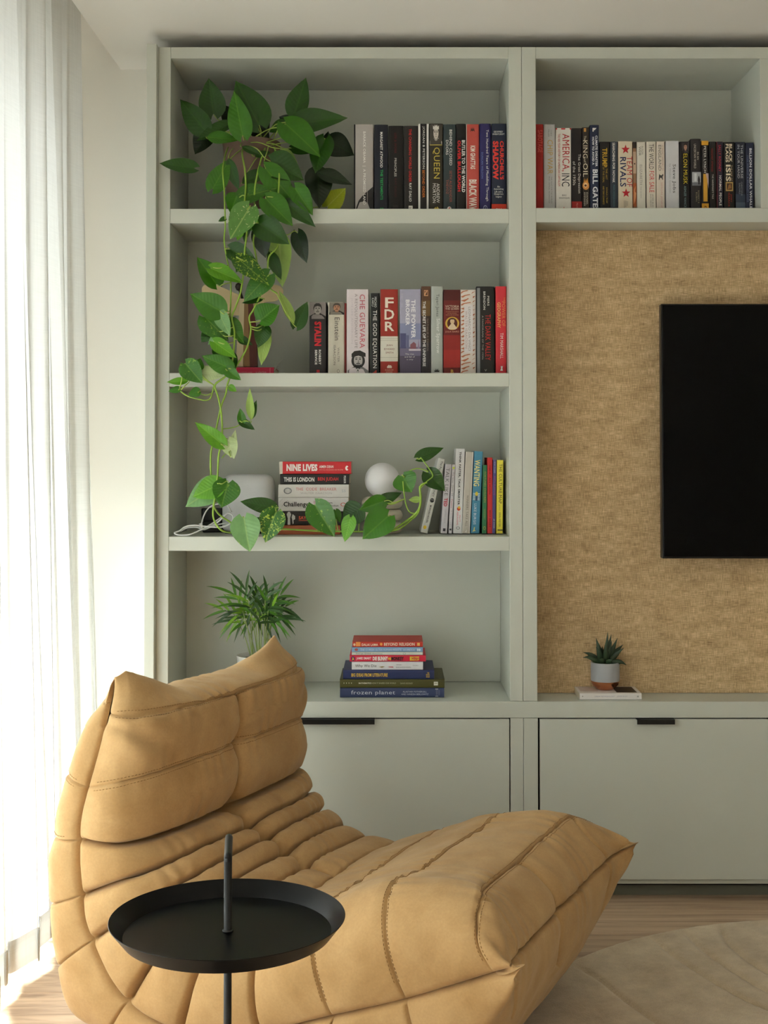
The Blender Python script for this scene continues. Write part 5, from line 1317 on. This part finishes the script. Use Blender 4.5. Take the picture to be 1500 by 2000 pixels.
g4 = 'books standing at the right of the third shelf'
z3 = SH[2][1]
def b4(x0, x1, yt, xb, col, label, T=(), S=(), **kw):
    return book(ZF, x0, x1, yt, 1306, .105, col, label, g4, T, S, base=z3+.0025, **{**dict(depth=.13+.012*R.random(), xb=xb), **kw})
GY = (120, 118, 126)
b4(405, 503, 268, 154, (226, 226, 222), 'white paperback leaning steeply, first of the third shelf row', [('The Psychology', (40, 40, 42), 'v', 440, 480, 300, 560, .0), ('of MONEY', (60, 60, 62), 'v', 440, 470, 600, 800, .0), ('MORGAN HOUSEL', (44, 44, 46), 'v', 446, 470, 920, 1170, .02)], [('ell', (70, 72, 74), 428, 486, 822, 882), ('rect', (190, 190, 188), 436, 480, 842, 848), ('ell', (232, 196, 60), 424, 470, 1204, 1256)], yaw=.02)
b4(500, 590, 336, 432, (216, 212, 220), 'lilac white paperback with a red word below grey capitals', [('TALK LIKE', GY, 'v', 516, 566, 390, 775, .0), ('TED', (206, 44, 74), 'v', 516, 566, 812, 930, .03), ('CARMINE GALLO', (170, 166, 176), 'v', 540, 558, 970, 1160)], [('rect', (60, 58, 64), 530, 566, 1236, 1276)])
b4(594, 642, 338, 542, (222, 218, 224), 'very thin pale paperback with a lime dot at its head', [('The Inner Game Of', (130, 128, 136), 'v', 606, 632, 440, 780), ('Tennis', (206, 110, 140), 'v', 606, 630, 820, 950), ('W Timothy Gallwey', (150, 148, 156), 'v', 608, 630, 980, 1190)], [('ell', (206, 220, 90), 602, 636, 370, 404), ('rect', (60, 58, 64), 606, 632, 1238, 1262)])
b4(650, 776, 120, 606, (228, 228, 230), 'tallest white book of the third shelf row with an orange flame mark', [('THINK FASTER, TALK SMARTER', (48, 46, 50), 'v', 694, 728, 162, 908, .03), ('MATT', (224, 110, 126), 'v', 726, 746, 1050, 1145), ('ABRAHAMS', (224, 110, 126), 'v', 694, 716, 1000, 1190)], [('ell', (222, 84, 48), 694, 742, 935, 988), ('ell', (240, 190, 70), 706, 740, 925, 962), ('ring', GY, 690, 744, 1210, 1250)])
b4(785, 894, 163, 731, (200, 194, 184), 'grey beige book edged in white, left of the blue one', [('WINNERS TAKE ALL', (128, 120, 112), 'v', 826, 858, 770, 1204, .0)], [('rect', (226, 222, 214), 785, 797, 163, 1306), ('rect', (226, 222, 214), 880, 894, 163, 1306), ('poly', W_, 820, 850, 1250, 1290, [(0, 0), (1, 0), (1, 1), (.6, .5)])], hard=True)
b4(905, 1027, 156, 852, (78, 144, 176), 'sky blue book with tall yellow capitals', [('WANTING', (242, 232, 150), 'v', 916, 996, 276, 646, .02), ('LUKE BURGIS', (220, 232, 238), 'v', 936, 972, 892, 1182, .0)], [('rect', (222, 232, 240), 916, 1010, 742, 752), ('rect', (222, 232, 240), 916, 1010, 764, 774), ('rect', (222, 232, 240), 916, 1010, 786, 796), ('rect', (222, 232, 240), 916, 1010, 808, 818), ('rect', (222, 232, 240), 916, 1010, 830, 840), ('rect', (46, 84, 116), 950, 980, 776, 850), ('ell', (232, 214, 80), 944, 984, 722, 782), ('poly', (236, 226, 140), 926, 978, 1216, 1284, [(0, 0), (1, .2), (.6, .4), (.7, 1), (.4, .9), (.35, .4)])])
b4(1022, 1086, 345, 1010, (58, 122, 82), 'thin green book shorter than the red one next to it', [('FORTUNES CHILDREN', (180, 176, 90), 'v', 1044, 1072, 440, 870), ('VANDERBILT', (150, 160, 90), 'v', 1044, 1068, 960, 1110)], [('ring', (190, 170, 80), 1040, 1072, 1205, 1255)])
b4(1087, 1160, 240, 1086, (206, 54, 54), 'thin bright red book between the green and the purple ones', [('COME OF', (120, 30, 30), 'v', 1110, 1134, 350, 475, .02), ('AN ICON', (110, 26, 28), 'v', 1110, 1134, 520, 755, .02), ('MIKE BERRY', (130, 34, 34), 'v', 1112, 1136, 980, 1220, .02)])
b4(1167, 1217, 270, 1150, (84, 78, 130), 'thin violet paperback beside the yellow book', [('HOW TO LEAD', (190, 186, 216), 'v', 1182, 1204, 300, 460), ('WITH PURPOSE', (170, 90, 140), 'v', 1182, 1206, 500, 770), ('JO OWEN', W_, 'v', 1180, 1202, 1100, 1230)])
b4(1222, 1314, 276, 1210, (236, 222, 78), 'bright yellow paperback with black capitals, last of the third shelf row', [('THE CULTURE MAP', (56, 54, 34), 'v', 1252, 1296, 330, 886, .0), ('ERIN MEYER', (96, 92, 50), 'v', 1256, 1280, 1012, 1212, .0), ('the future', (120, 130, 110), 'v', 1258, 1272, 900, 985)], [('rect', (40, 38, 30), 1238, 1312, 1250, 1264)])

# ---- stack on the third shelf (from the shelf upwards)
g5 = 'books stacked flat beside the speaker'
YS = .085
def st(x0, x1, yt, yb, col, label, T=(), S=(), zm=ZG, g=g5, Y=YS, **kw): return book(zm, x0, x1, yt, yb, Y, col, label, g, T, S, lying=True, **{**dict(depth=.14), **kw})
zs = z3+.0006
def stack(items, zm, Y, g, zstart):
    z = zstart
    for (x0, x1, yt, yb, col, label, T, S, kw) in items:
        st(x0, x1, yt, yb, col, label, T, S, zm=zm, g=g, Y=Y+kw.pop('dy', 0), base=z, **kw)
        z = float(atY(zm[0], zm[1]+zm[2]*yt, Y)[2])+.0004
stack([
    (104, 722, 728, 806, (190, 106, 74), 'copper orange book lying at the bottom of the stack by the speaker', [], [('rect', (222, 160, 130), 104, 722, 764, 772)], dict(dy=.004)),
    (122, 790, 594, 726, (40, 36, 36), 'black paperback with a white figure on its spine, under the green leaves', [('SAY NOTHING', (226, 92, 58), 'h', 318, 600, 640, 672, .02)], [('rect', (226, 92, 58), 318, 600, 680, 685), ('poly', (196, 194, 192), 200, 244, 598, 724, [(.2, 0), (.8, 0), (.75, .5), (1, .8), (.7, 1), (.3, 1), (0, .8), (.25, .5)]), ('poly', (206, 204, 202), 248, 282, 620, 720, [(.3, 0), (.6, .1), (.5, .4), (1, .5), (1, .8), (.3, 1), (0, .7), (.2, .4)])], {}),
    (118, 803, 459, 592, (214, 210, 208), 'white paperback with a bold black word and scattered crack lines', [('Challenger', (38, 36, 38), 'h', 170, 442, 500, 560, .02), ('Adam', (56, 54, 56), 'h', 570, 646, 498, 520, .01), ('Higginbotham', (56, 54, 56), 'h', 570, 706, 528, 552, .01)], [('rect', (196, 170, 176), 462, 498, 492, 520), ('ring', (206, 84, 70), 726, 776, 508, 544)]+[('poly', (150, 144, 144), 124+i*26, 160+i*26, 470+(i*37) % 60, 510+(i*37) % 60, [(0, 0), (1, .92), (1, 1), (.04, .1)]) for i in range(5)], {}),
    (118, 806, 331, 457, (216, 212, 208), 'white paperback with thin pink letters and a hatched oval', [('THE  CODE  BREAKER', (206, 108, 108), 'h', 290, 686, 362, 390, .0), ('WALTER ISAACSON', (176, 170, 168), 'h', 334, 640, 406, 424), ('SS', (170, 176, 186), 'h', 736, 776, 380, 406)], [('ring', (130, 130, 132), 170, 250, 362, 424)]+[('rect', (150, 150, 152), 184+i*14, 188+i*14, 372, 414) for i in range(5)], {}),
    (136, 810, 229, 329, (36, 34, 35), 'black paperback with white and red block capitals in the stack', [('THIS IS LONDON', W_, 'h', 172, 470, 260, 304, .03), ('BEN JUDAH', (206, 54, 58), 'h', 504, 704, 260, 304, .03), ('PICADOR', W_, 'v', 757, 778, 246, 320, .02)], [], {}),
    (130, 829, 108, 227, (204, 48, 54), 'red paperback with big white capitals on top of the stack by the speaker', [('NINE LIVES', (240, 230, 226), 'h', 198, 500, 132, 200, .05), ('AIMEN DEAN', (240, 230, 226), 'h', 518, 656, 144, 170, .02), ('WITH PAUL CRUICKSHANK AND TIM LISTER', (230, 170, 160), 'h', 518, 750, 182, 193)], [('rect', (214, 204, 190), 130, 160, 108, 227), ('ell', (240, 230, 226), 772, 804, 148, 194), ('ell', (204, 48, 54), 790, 812, 158, 184)], dict(cover2=1)),
], ZG, YS, g5, zs)

# ---- stack on the worktop
g6 = 'books stacked flat on the worktop'
Y6 = float(atZ(760, 1220+855/6, CT1)[1])
stack([
    (145, 1366, 742, 855, (58, 68, 104), 'large slate blue book at the bottom of the worktop stack', [('frozen planet', (206, 212, 224), 'h', 275, 790, 770, 832, .0), ('ALASTAIR FOTHERGILL', (200, 206, 220), 'h', 880, 1160, 776, 794, .0), ('AND VANESSA BERLOWITZ', (200, 206, 220), 'h', 864, 1180, 806, 824, .0)], [('rect', (222, 224, 228), 1262, 1296, 752, 842), ('rect', (90, 98, 128), 1298, 1312, 765, 830)]+[('rect', (120, 124, 140), 1268, 1290, 766+i*14, 772+i*14) for i in range(5)], dict(hard=True, depth=.215)),
    (143, 1370, 640, 739, (80, 78, 38), 'olive green hardback lying second from the bottom of the worktop stack', [('MATHEMATICS', (224, 222, 206), 'h', 364, 510, 676, 692, .03), ('HOW IT SHAPED OUR WORLD', (190, 188, 160), 'h', 518, 800, 676, 692), ('DAVID ROONEY', (190, 188, 160), 'h', 852, 998, 678, 694), ('. . . .', (206, 204, 186), 'h', 186, 284, 676, 690, .03)], [('rect', (210, 208, 196), 1244, 1292, 668, 710), ('rect', (120, 118, 80), 1252, 1284, 682, 688)], dict(hard=True, depth=.205)),
    (181, 1249, 532, 636, (44, 54, 96), 'navy book with uneven yellow lettering in the worktop stack', [('BIG IDEAS FROM LITERATURE', (224, 184, 66), 'h', 278, 702, 568, 608, .03), ('THE', (224, 184, 66), 'h', 1166, 1190, 558, 574, .03), ('SCHOOL', (224, 184, 66), 'h', 1152, 1196, 578, 594, .03), ('OF LIFE', (224, 184, 66), 'h', 1154, 1194, 600, 618, .03)], [], dict(hard=True, depth=.185)),
    (282, 1118, 434, 523, (222, 222, 226), 'white hardback with plain black words in the worktop stack', [('Why We Die', (50, 50, 54), 'h', 322, 572, 464, 502, .0), ('VENKI', (90, 90, 94), 'h', 802, 866, 462, 474), ('RAMAKRISHNAN', (90, 90, 94), 'h', 802, 974, 488, 502), ('Hodder', (150, 150, 154), 'h', 1000, 1064, 468, 482)], [('poly', (150, 130, 70), 600, 672, 484, 500, [(0, .6), (.5, 0), (1, .8), (.6, 1)]), ('poly', (176, 40, 60), 704, 772, 486, 498, [(0, .8), (.3, .2), (1, 0), (.9, .9)])], dict(depth=.135, dy=.002)),
    (258, 1150, 358, 431, (214, 42, 70), 'crimson comic paperback with jumbled white and black capitals', [('JAMIE SMART', (246, 214, 216), 'h', 336, 512, 378, 416, .03), ('BUNNY', (246, 240, 236), 'h', 588, 706, 372, 422, .05), ('vs', (242, 214, 70), 'h', 706, 744, 384, 414, .03), ('MONKEY', (40, 30, 36), 'h', 746, 890, 374, 420, .05), ('DIE', (246, 240, 236), 'h', 528, 578, 374, 418, .04), ('MULTIVERSE', (234, 210, 70), 'h', 986, 1072, 372, 394, .02), ('MIXUP', (234, 210, 70), 'h', 986, 1070, 400, 422, .02)], [('ell', (72, 40, 92), 274, 320, 370, 424), ('poly', (236, 206, 70), 280, 312, 376, 416, [(.2, 0), (.9, .2), (.5, 1)]), ('rect', (236, 206, 70), 962, 982, 374, 420)], dict(depth=.15)),
    (282, 1116, 320, 357, (206, 208, 200), 'thin pale grey paperback in the worktop stack', [('George Orwell', (70, 70, 70), 'h', 332, 508, 330, 350, .0), ('Animal Farm', (120, 120, 118), 'h', 522, 640, 334, 348)], [('ring', (150, 150, 146), 880, 914, 328, 352)], dict(depth=.13)),
    (280, 1116, 264, 318, (132, 168, 206), 'light blue paperback in the worktop stack', [('THE 12 WEEK ULTRA HUMAN WEBSITE', (206, 222, 238), 'h', 384, 864, 282, 306, .0), ('B R AMBEDKAR', (222, 232, 244), 'h', 890, 1020, 286, 304, .0)], [('ell', (170, 80, 70), 316, 356, 276, 308), ('ell', (206, 222, 238), 1046, 1066, 280, 310), ('ell', (206, 222, 238), 1068, 1088, 280, 310)], dict(depth=.132)),
    (290, 1115, 201, 261, (196, 56, 44), 'red paperback with orange marks on top of the worktop stack', [('DALAI LAMA', (240, 222, 200), 'h', 400, 590, 220, 248, .02), ('BEYOND RELIGION', (240, 226, 206), 'h', 660, 1020, 212, 246, .02)], [('rect', (232, 150, 80), 330, 384, 202, 252), ('ell', (226, 190, 160), 300, 326, 218, 248), ('ell', (236, 170, 84), 612, 642, 212, 244), ('rect', (240, 190, 110), 1048, 1080, 212, 246)], dict(depth=.14)),
], ZH, Y6, g6, CT1+.0004)
# ---- white book under the succulent
ZJ = (1080, 1200, 220/1500)
YW = float(atZ(1190, 1367, CT1)[1])
book(ZJ, 355, 1180, 1050, 1140, YW, (226, 220, 216), 'white paperback lying on the worktop under the copper-based pot', None, [('LINEAR METHODOLOGY', (150, 148, 170), 'h', 556, 820, 1084, 1102), ('JOHN ELLIS', (150, 148, 170), 'h', 852, 990, 1084, 1102)], [('ell', (170, 160, 150), 386, 404, 1084, 1102), ('rect', (160, 160, 156), 1120, 1142, 1084, 1104)], lying=True, base=CT1+.0003, depth=.125)
WT = float(atY(1190, 1200+1050*220/1500, YW)[2])
succulent(WT+.0004, YW+.062)
# a dark picture printed on the cover of the white book
wb = [o_b for o_b in bpy.data.objects if o_b.get('label', '').startswith('white paperback lying on the worktop under')][0]
def cover_picture(px0, px1, y0, y1, c, dz):
    z = WT+dz; k = PXM(YW)
    x0 = float(atY(px0, 1350, YW)[0]); x1 = float(atY(px1, 1350, YW)[0]); o = wb.location
    me = pyd('cover_picture', [(x0-o.x, y0, z-o.z), (x1-o.x, y0, z-o.z), (x1-o.x, y1, z-o.z), (x0-o.x, y1, z-o.z)], [(0, 1, 2, 3)])
    link('cover_picture', me, ink(*c), wb)
cover_picture(1206, 1246, .012, .105, (58, 46, 40), .00012)
cover_picture(1137, 1172, .03, .10, (206, 190, 184), .00012)

# ================================================================== small things on the shelves
# smart speaker
def speaker():
    Y = .125; zb = z3+.0005
    x0 = float(atY(431, 1000, Y)[0]); x1 = float(atY(533, 1000, Y)[0]); zt = float(atY(480, 927, Y)[2])
    w = x1-x0; h = zt-zb
    root = thing('smart_speaker', 'white rounded fabric speaker standing behind the leaves on the third shelf', 'speaker', ((x0+x1)/2, Y+.05, zb))
    # superellipsoid-ish block: rounded rectangle profile swept round
    n = 72; prof = []
    rr = .028
    for i in range(9):
        a = math.pi/2*i/8; prof.append((w/2-.016+.016*math.sin(a), .006+.016-.016*math.cos(a)))
    for i in range(11):
        a = math.pi/2*i/10; prof.append((w/2-rr+rr*math.cos(a), h-rr+rr*math.sin(a)))
    prof.append((.001, h))
    v = []; f = []
    for r, z in prof:
        for i in range(n):
            a = 2*math.pi*i/n; c, s = math.cos(a), math.sin(a)
            e = 2/3.2
            v.append((r*math.copysign(abs(c)**e, c), .72*r*math.copysign(abs(s)**e, s), z))
    for j in range(len(prof)-1):
        for i in range(n):
            k = (i+1) % n; f.append((j*n+i, j*n+k, (j+1)*n+k, (j+1)*n+i))
    f.append(tuple((len(prof)-1)*n+i for i in range(n))); f.append(tuple(range(n-1, -1, -1)))
    link('fabric_shell', pyd('fabric_shell', v, f), mat('white_speaker_mesh', rgb(214, 214, 216), .8, .03, 30, .5, 900), root, smooth=True).data.set_sharp_from_angle(angle=math.radians(60))
    v2 = [(x*.9, y*.9, z) for z in (0, .0065) for x, y in [(w/2*math.copysign(abs(math.cos(a))**.62, math.cos(a)), .36*w*math.copysign(abs(math.sin(a))**.62, math.sin(a))) for a in np.linspace(0, 2*math.pi, 48, endpoint=False)]]
    f2 = [(i, (i+1) % 48, 48+(i+1) % 48, 48+i) for i in range(48)]+[tuple(range(47, -1, -1)), tuple(range(48, 96))]
    link('base', pyd('base', v2, f2), M['black'], root)
speaker()
# white cable, tied in a loop, and the dark plug block
def cable():
    zz = z3+.0028
    P = [atY(452, 1000, .10), atY(442, 985, .09), atY(425, 984, .085), atY(408, 992, .08), atY(397, 1010, .075), atY(394, 1030, .07), atY(404, 1031, .06), atY(425, 1020, .05), atY(438, 1008, .055), atY(446, 1003, .06), atY(455, 1008, .05), atY(452, 1020, .045), atY(435, 1029, .04), atY(410, 1029, .035),
         atY(380, 1026, .03), atY(362, 1029, .03), atY(352, 1036, .02), atY(341, 1041, .012), atY(350, 1045, .008), atY(370, 1044, .01), atY(392, 1035, .03), atY(412, 1024, .045), atY(430, 1012, .06), atY(448, 1000, .09)]
    P = smooth_path(P, 150); P[:, 2] = np.maximum(P[:, 2], zz)
    root = thing('power_cable', 'loosely looped white cable tied in a bundle on the third shelf', 'cable', (float(P[60][0]), float(P[60][1]), z3))
    o = np.array(root.location)
    tube('lead', P-o, .0023, M['white_plastic'], root, 8)
    Q = smooth_path([atY(352, 1038, .05), atY(366, 1031, .045), atY(384, 1030, .045), atY(398, 1034, .04), atY(420, 1026, .05), atY(446, 1021, .07)], 50); Q[:, 2] = np.maximum(Q[:, 2], zz)
    tube('lead', Q-o, .0023, M['white_plastic'], root, 8)
    c = atY(392, 1031, .03)
    link('tie', lathe_mesh('tie', [(.0062, -.0025), (.0075, -.0025), (.0075, .0025), (.0062, .0025), (.0062, -.0025)], 20, False, False), M['white_plastic'], root, loc=tuple(c-o+np.array([0, 0, .006]))).rotation_euler = (0, 1.2, .5)
cable()
def plug():
    Y = .2
    a = atY(393, 993, Y); b = atY(436, 1040, Y)
    root = thing('power_adapter', 'black power adapter block standing behind the white cable on the third shelf', 'adapter', (float(a[0]+b[0])/2, Y, z3))
    o = tuple(root.location); zm_ = z3+(float(a[2])-z3)*.5
    box('lower_block', float(a[0])+.004, float(b[0]), Y, Y+.045, z3+.0005, zm_-.002, M['black'], root, .003, 2, o)
    box('upper_block', float(a[0]), float(b[0])-.003, Y+.002, Y+.042, zm_-.0015, float(a[2]), M['black'], root, .003, 2, o)
plug()
# globe lamp on a stacked ring base
def globe():
    Y = .15; k = 1/PXM(Y)
    c = atY(746.6, 938, Y); zb = z3+.0005
    root = thing('globe_lamp', 'small white glass globe lamp on a cream stacked-ring base', 'lamp', (float(c[0]), Y, zb))
    r = 34.2*k; zc_ = float(c[2])-zb
    prof = [(.001 if abs(math.sin(a)) < .02 else r*math.sin(a), zc_-r*math.cos(a)) for a in np.linspace(.0, math.pi, 33)]
    prof = [q for q in prof if q[1] > zc_-r*.93]
    link('globe', lathe_mesh('globe', prof, 64), mat('opal_glass', rgb(236, 234, 236), .35, .01, 8, spec=.4), root, smooth=True)
    h = zc_-r*.93
    rh = h/3; R_ = 40*k
    cream = mat('cream_ceramic', rgb(214, 206, 188), .45, .03, 10, spec=.4)
    for i in range(3):
        pr = [(.004, rh*i+.0003)]+[(R_-rh*.5+rh*.5*math.cos(a), rh*(i+.5)+rh*.497*math.sin(a)) for a in np.linspace(-math.pi/2, math.pi/2, 15)]+[(.004, rh*(i+1)-.0003)]
        link('ring', lathe_mesh('ring', pr, 56), cream, root, smooth=True)
globe()
# winged figure on the crimson book
def winged():
    Y = .14; k = 1/PXM(Y)
    zb = REDTOP+.0006
    c = atY(482, 717, Y); org = (float(c[0]), Y, zb)
    root = thing('figurine', 'slim wooden figure with two rounded brass wings standing on the crimson book', 'figurine', org)
    o = np.array(org)
    brass = mat('satin_brass_sheet', rgb(214, 192, 150), .42, .05, 12, metal=.35)
    def sheet(nm, pts, y, th, m):
        P = [atY(px, py, y)-o for px, py in pts]
        P = smooth_path(np.array(P+[P[0]]), 48)[:-1]
        n = len(P)
        v = [tuple(p+np.array([0, -th/2, 0])) for p in P]+[tuple(p+np.array([0, th/2, 0])) for p in P]
        f = [tuple(range(n)), tuple(range(2*n-1, n-1, -1))]+[(i, i+n, (i+1) % n+n, (i+1) % n) for i in range(n)]
        me = pyd(nm, v, f)
        bm = bmesh.new(); bm.from_mesh(me); bmesh.ops.recalc_face_normals(bm, faces=bm.faces); bm.to_mesh(me); bm.free()
        return link(nm, me, m, root)
    sheet('wing', [(470, 576), (458, 572), (430, 560), (408, 555), (396, 560), (395, 572), (402, 585), (418, 600), (440, 615), (458, 616), (470, 612)], Y-.003, .003, brass)
    sheet('wing', [(478, 600), (495, 585), (510, 572), (524, 559), (542, 557), (553, 566), (550, 580), (538, 588), (522, 590), (510, 595), (505, 610), (500, 618), (490, 612)], Y+.003, .003, brass)
    # tapered body of three strips of wood
    for nm, a0, a1, m in (('body', 461, 476, mat('pale_maple', rgb(222, 202, 164), .5, .06, 20, stretch=(1, 1, .1))), ('body', 476, 489, mat('amber_wood', rgb(150, 116, 72), .5, .1, 20, stretch=(1, 1, .1))), ('body', 489, 503, mat('dark_rosewood', rgb(96, 44, 40), .5, .1, 20, stretch=(1, 1, .1)))):
        def lerp(px, t): return 480+(px-480)*(1-.45*t)
        v = []; f = []
        ns = 10
        for i in range(ns+1):
            t = i/ns
            py = 716.5-(716.5-584)*t
            for px, yy in ((a0, -.016), (a1, -.016), (a1, .016), (a0, .016)):
                q = atY(lerp(px, t)+(3 if px > 500 else 0)*math.sin(t*3), py, Y)-o
                v.append((q[0], yy*(1-.4*t)*(.9 if px in (461, 503) else 1), max(q[2], 0)))
        for i in range(ns):
            for q in range(4): f.append((i*4+q, i*4+(q+1) % 4, (i+1)*4+(q+1) % 4, (i+1)*4+q))
        f += [(3, 2, 1, 0), (ns*4, ns*4+1, ns*4+2, ns*4+3)]
        link(nm, pyd(nm, v, f), m, root)
    h = atY(466, 560, Y)-o
    link('head', lathe_mesh('head', [(.001, -.012), (.006, -.010), (.0105, 0), (.008, .008), (.001, .012)], 24), mat('ebony_wood', rgb(46, 36, 30), .5, .1, 20), root, smooth=True, loc=tuple(h))
    tube('neck', [atY(468, 566, Y)-o, atY(474, 588, Y)-o], .004, mat('neck_ebony', rgb(46, 36, 30), .5, .1, 20), root, 10)
winged()
# silver twig beside the crimson book
tw = tube('twig', smooth_path([tuple(atY(536, 724.5, .06)), tuple(atY(540, 717, .062)), tuple(atY(544, 709, .065)), tuple(atY(551, 703, .068))], 14), .0011, mat('pale_dry_twig', rgb(186, 182, 172), .6, .1, 30), None, 6, .0008)
tag(tw, 'thin pale bent twig leaning beside the crimson book', 'twig')
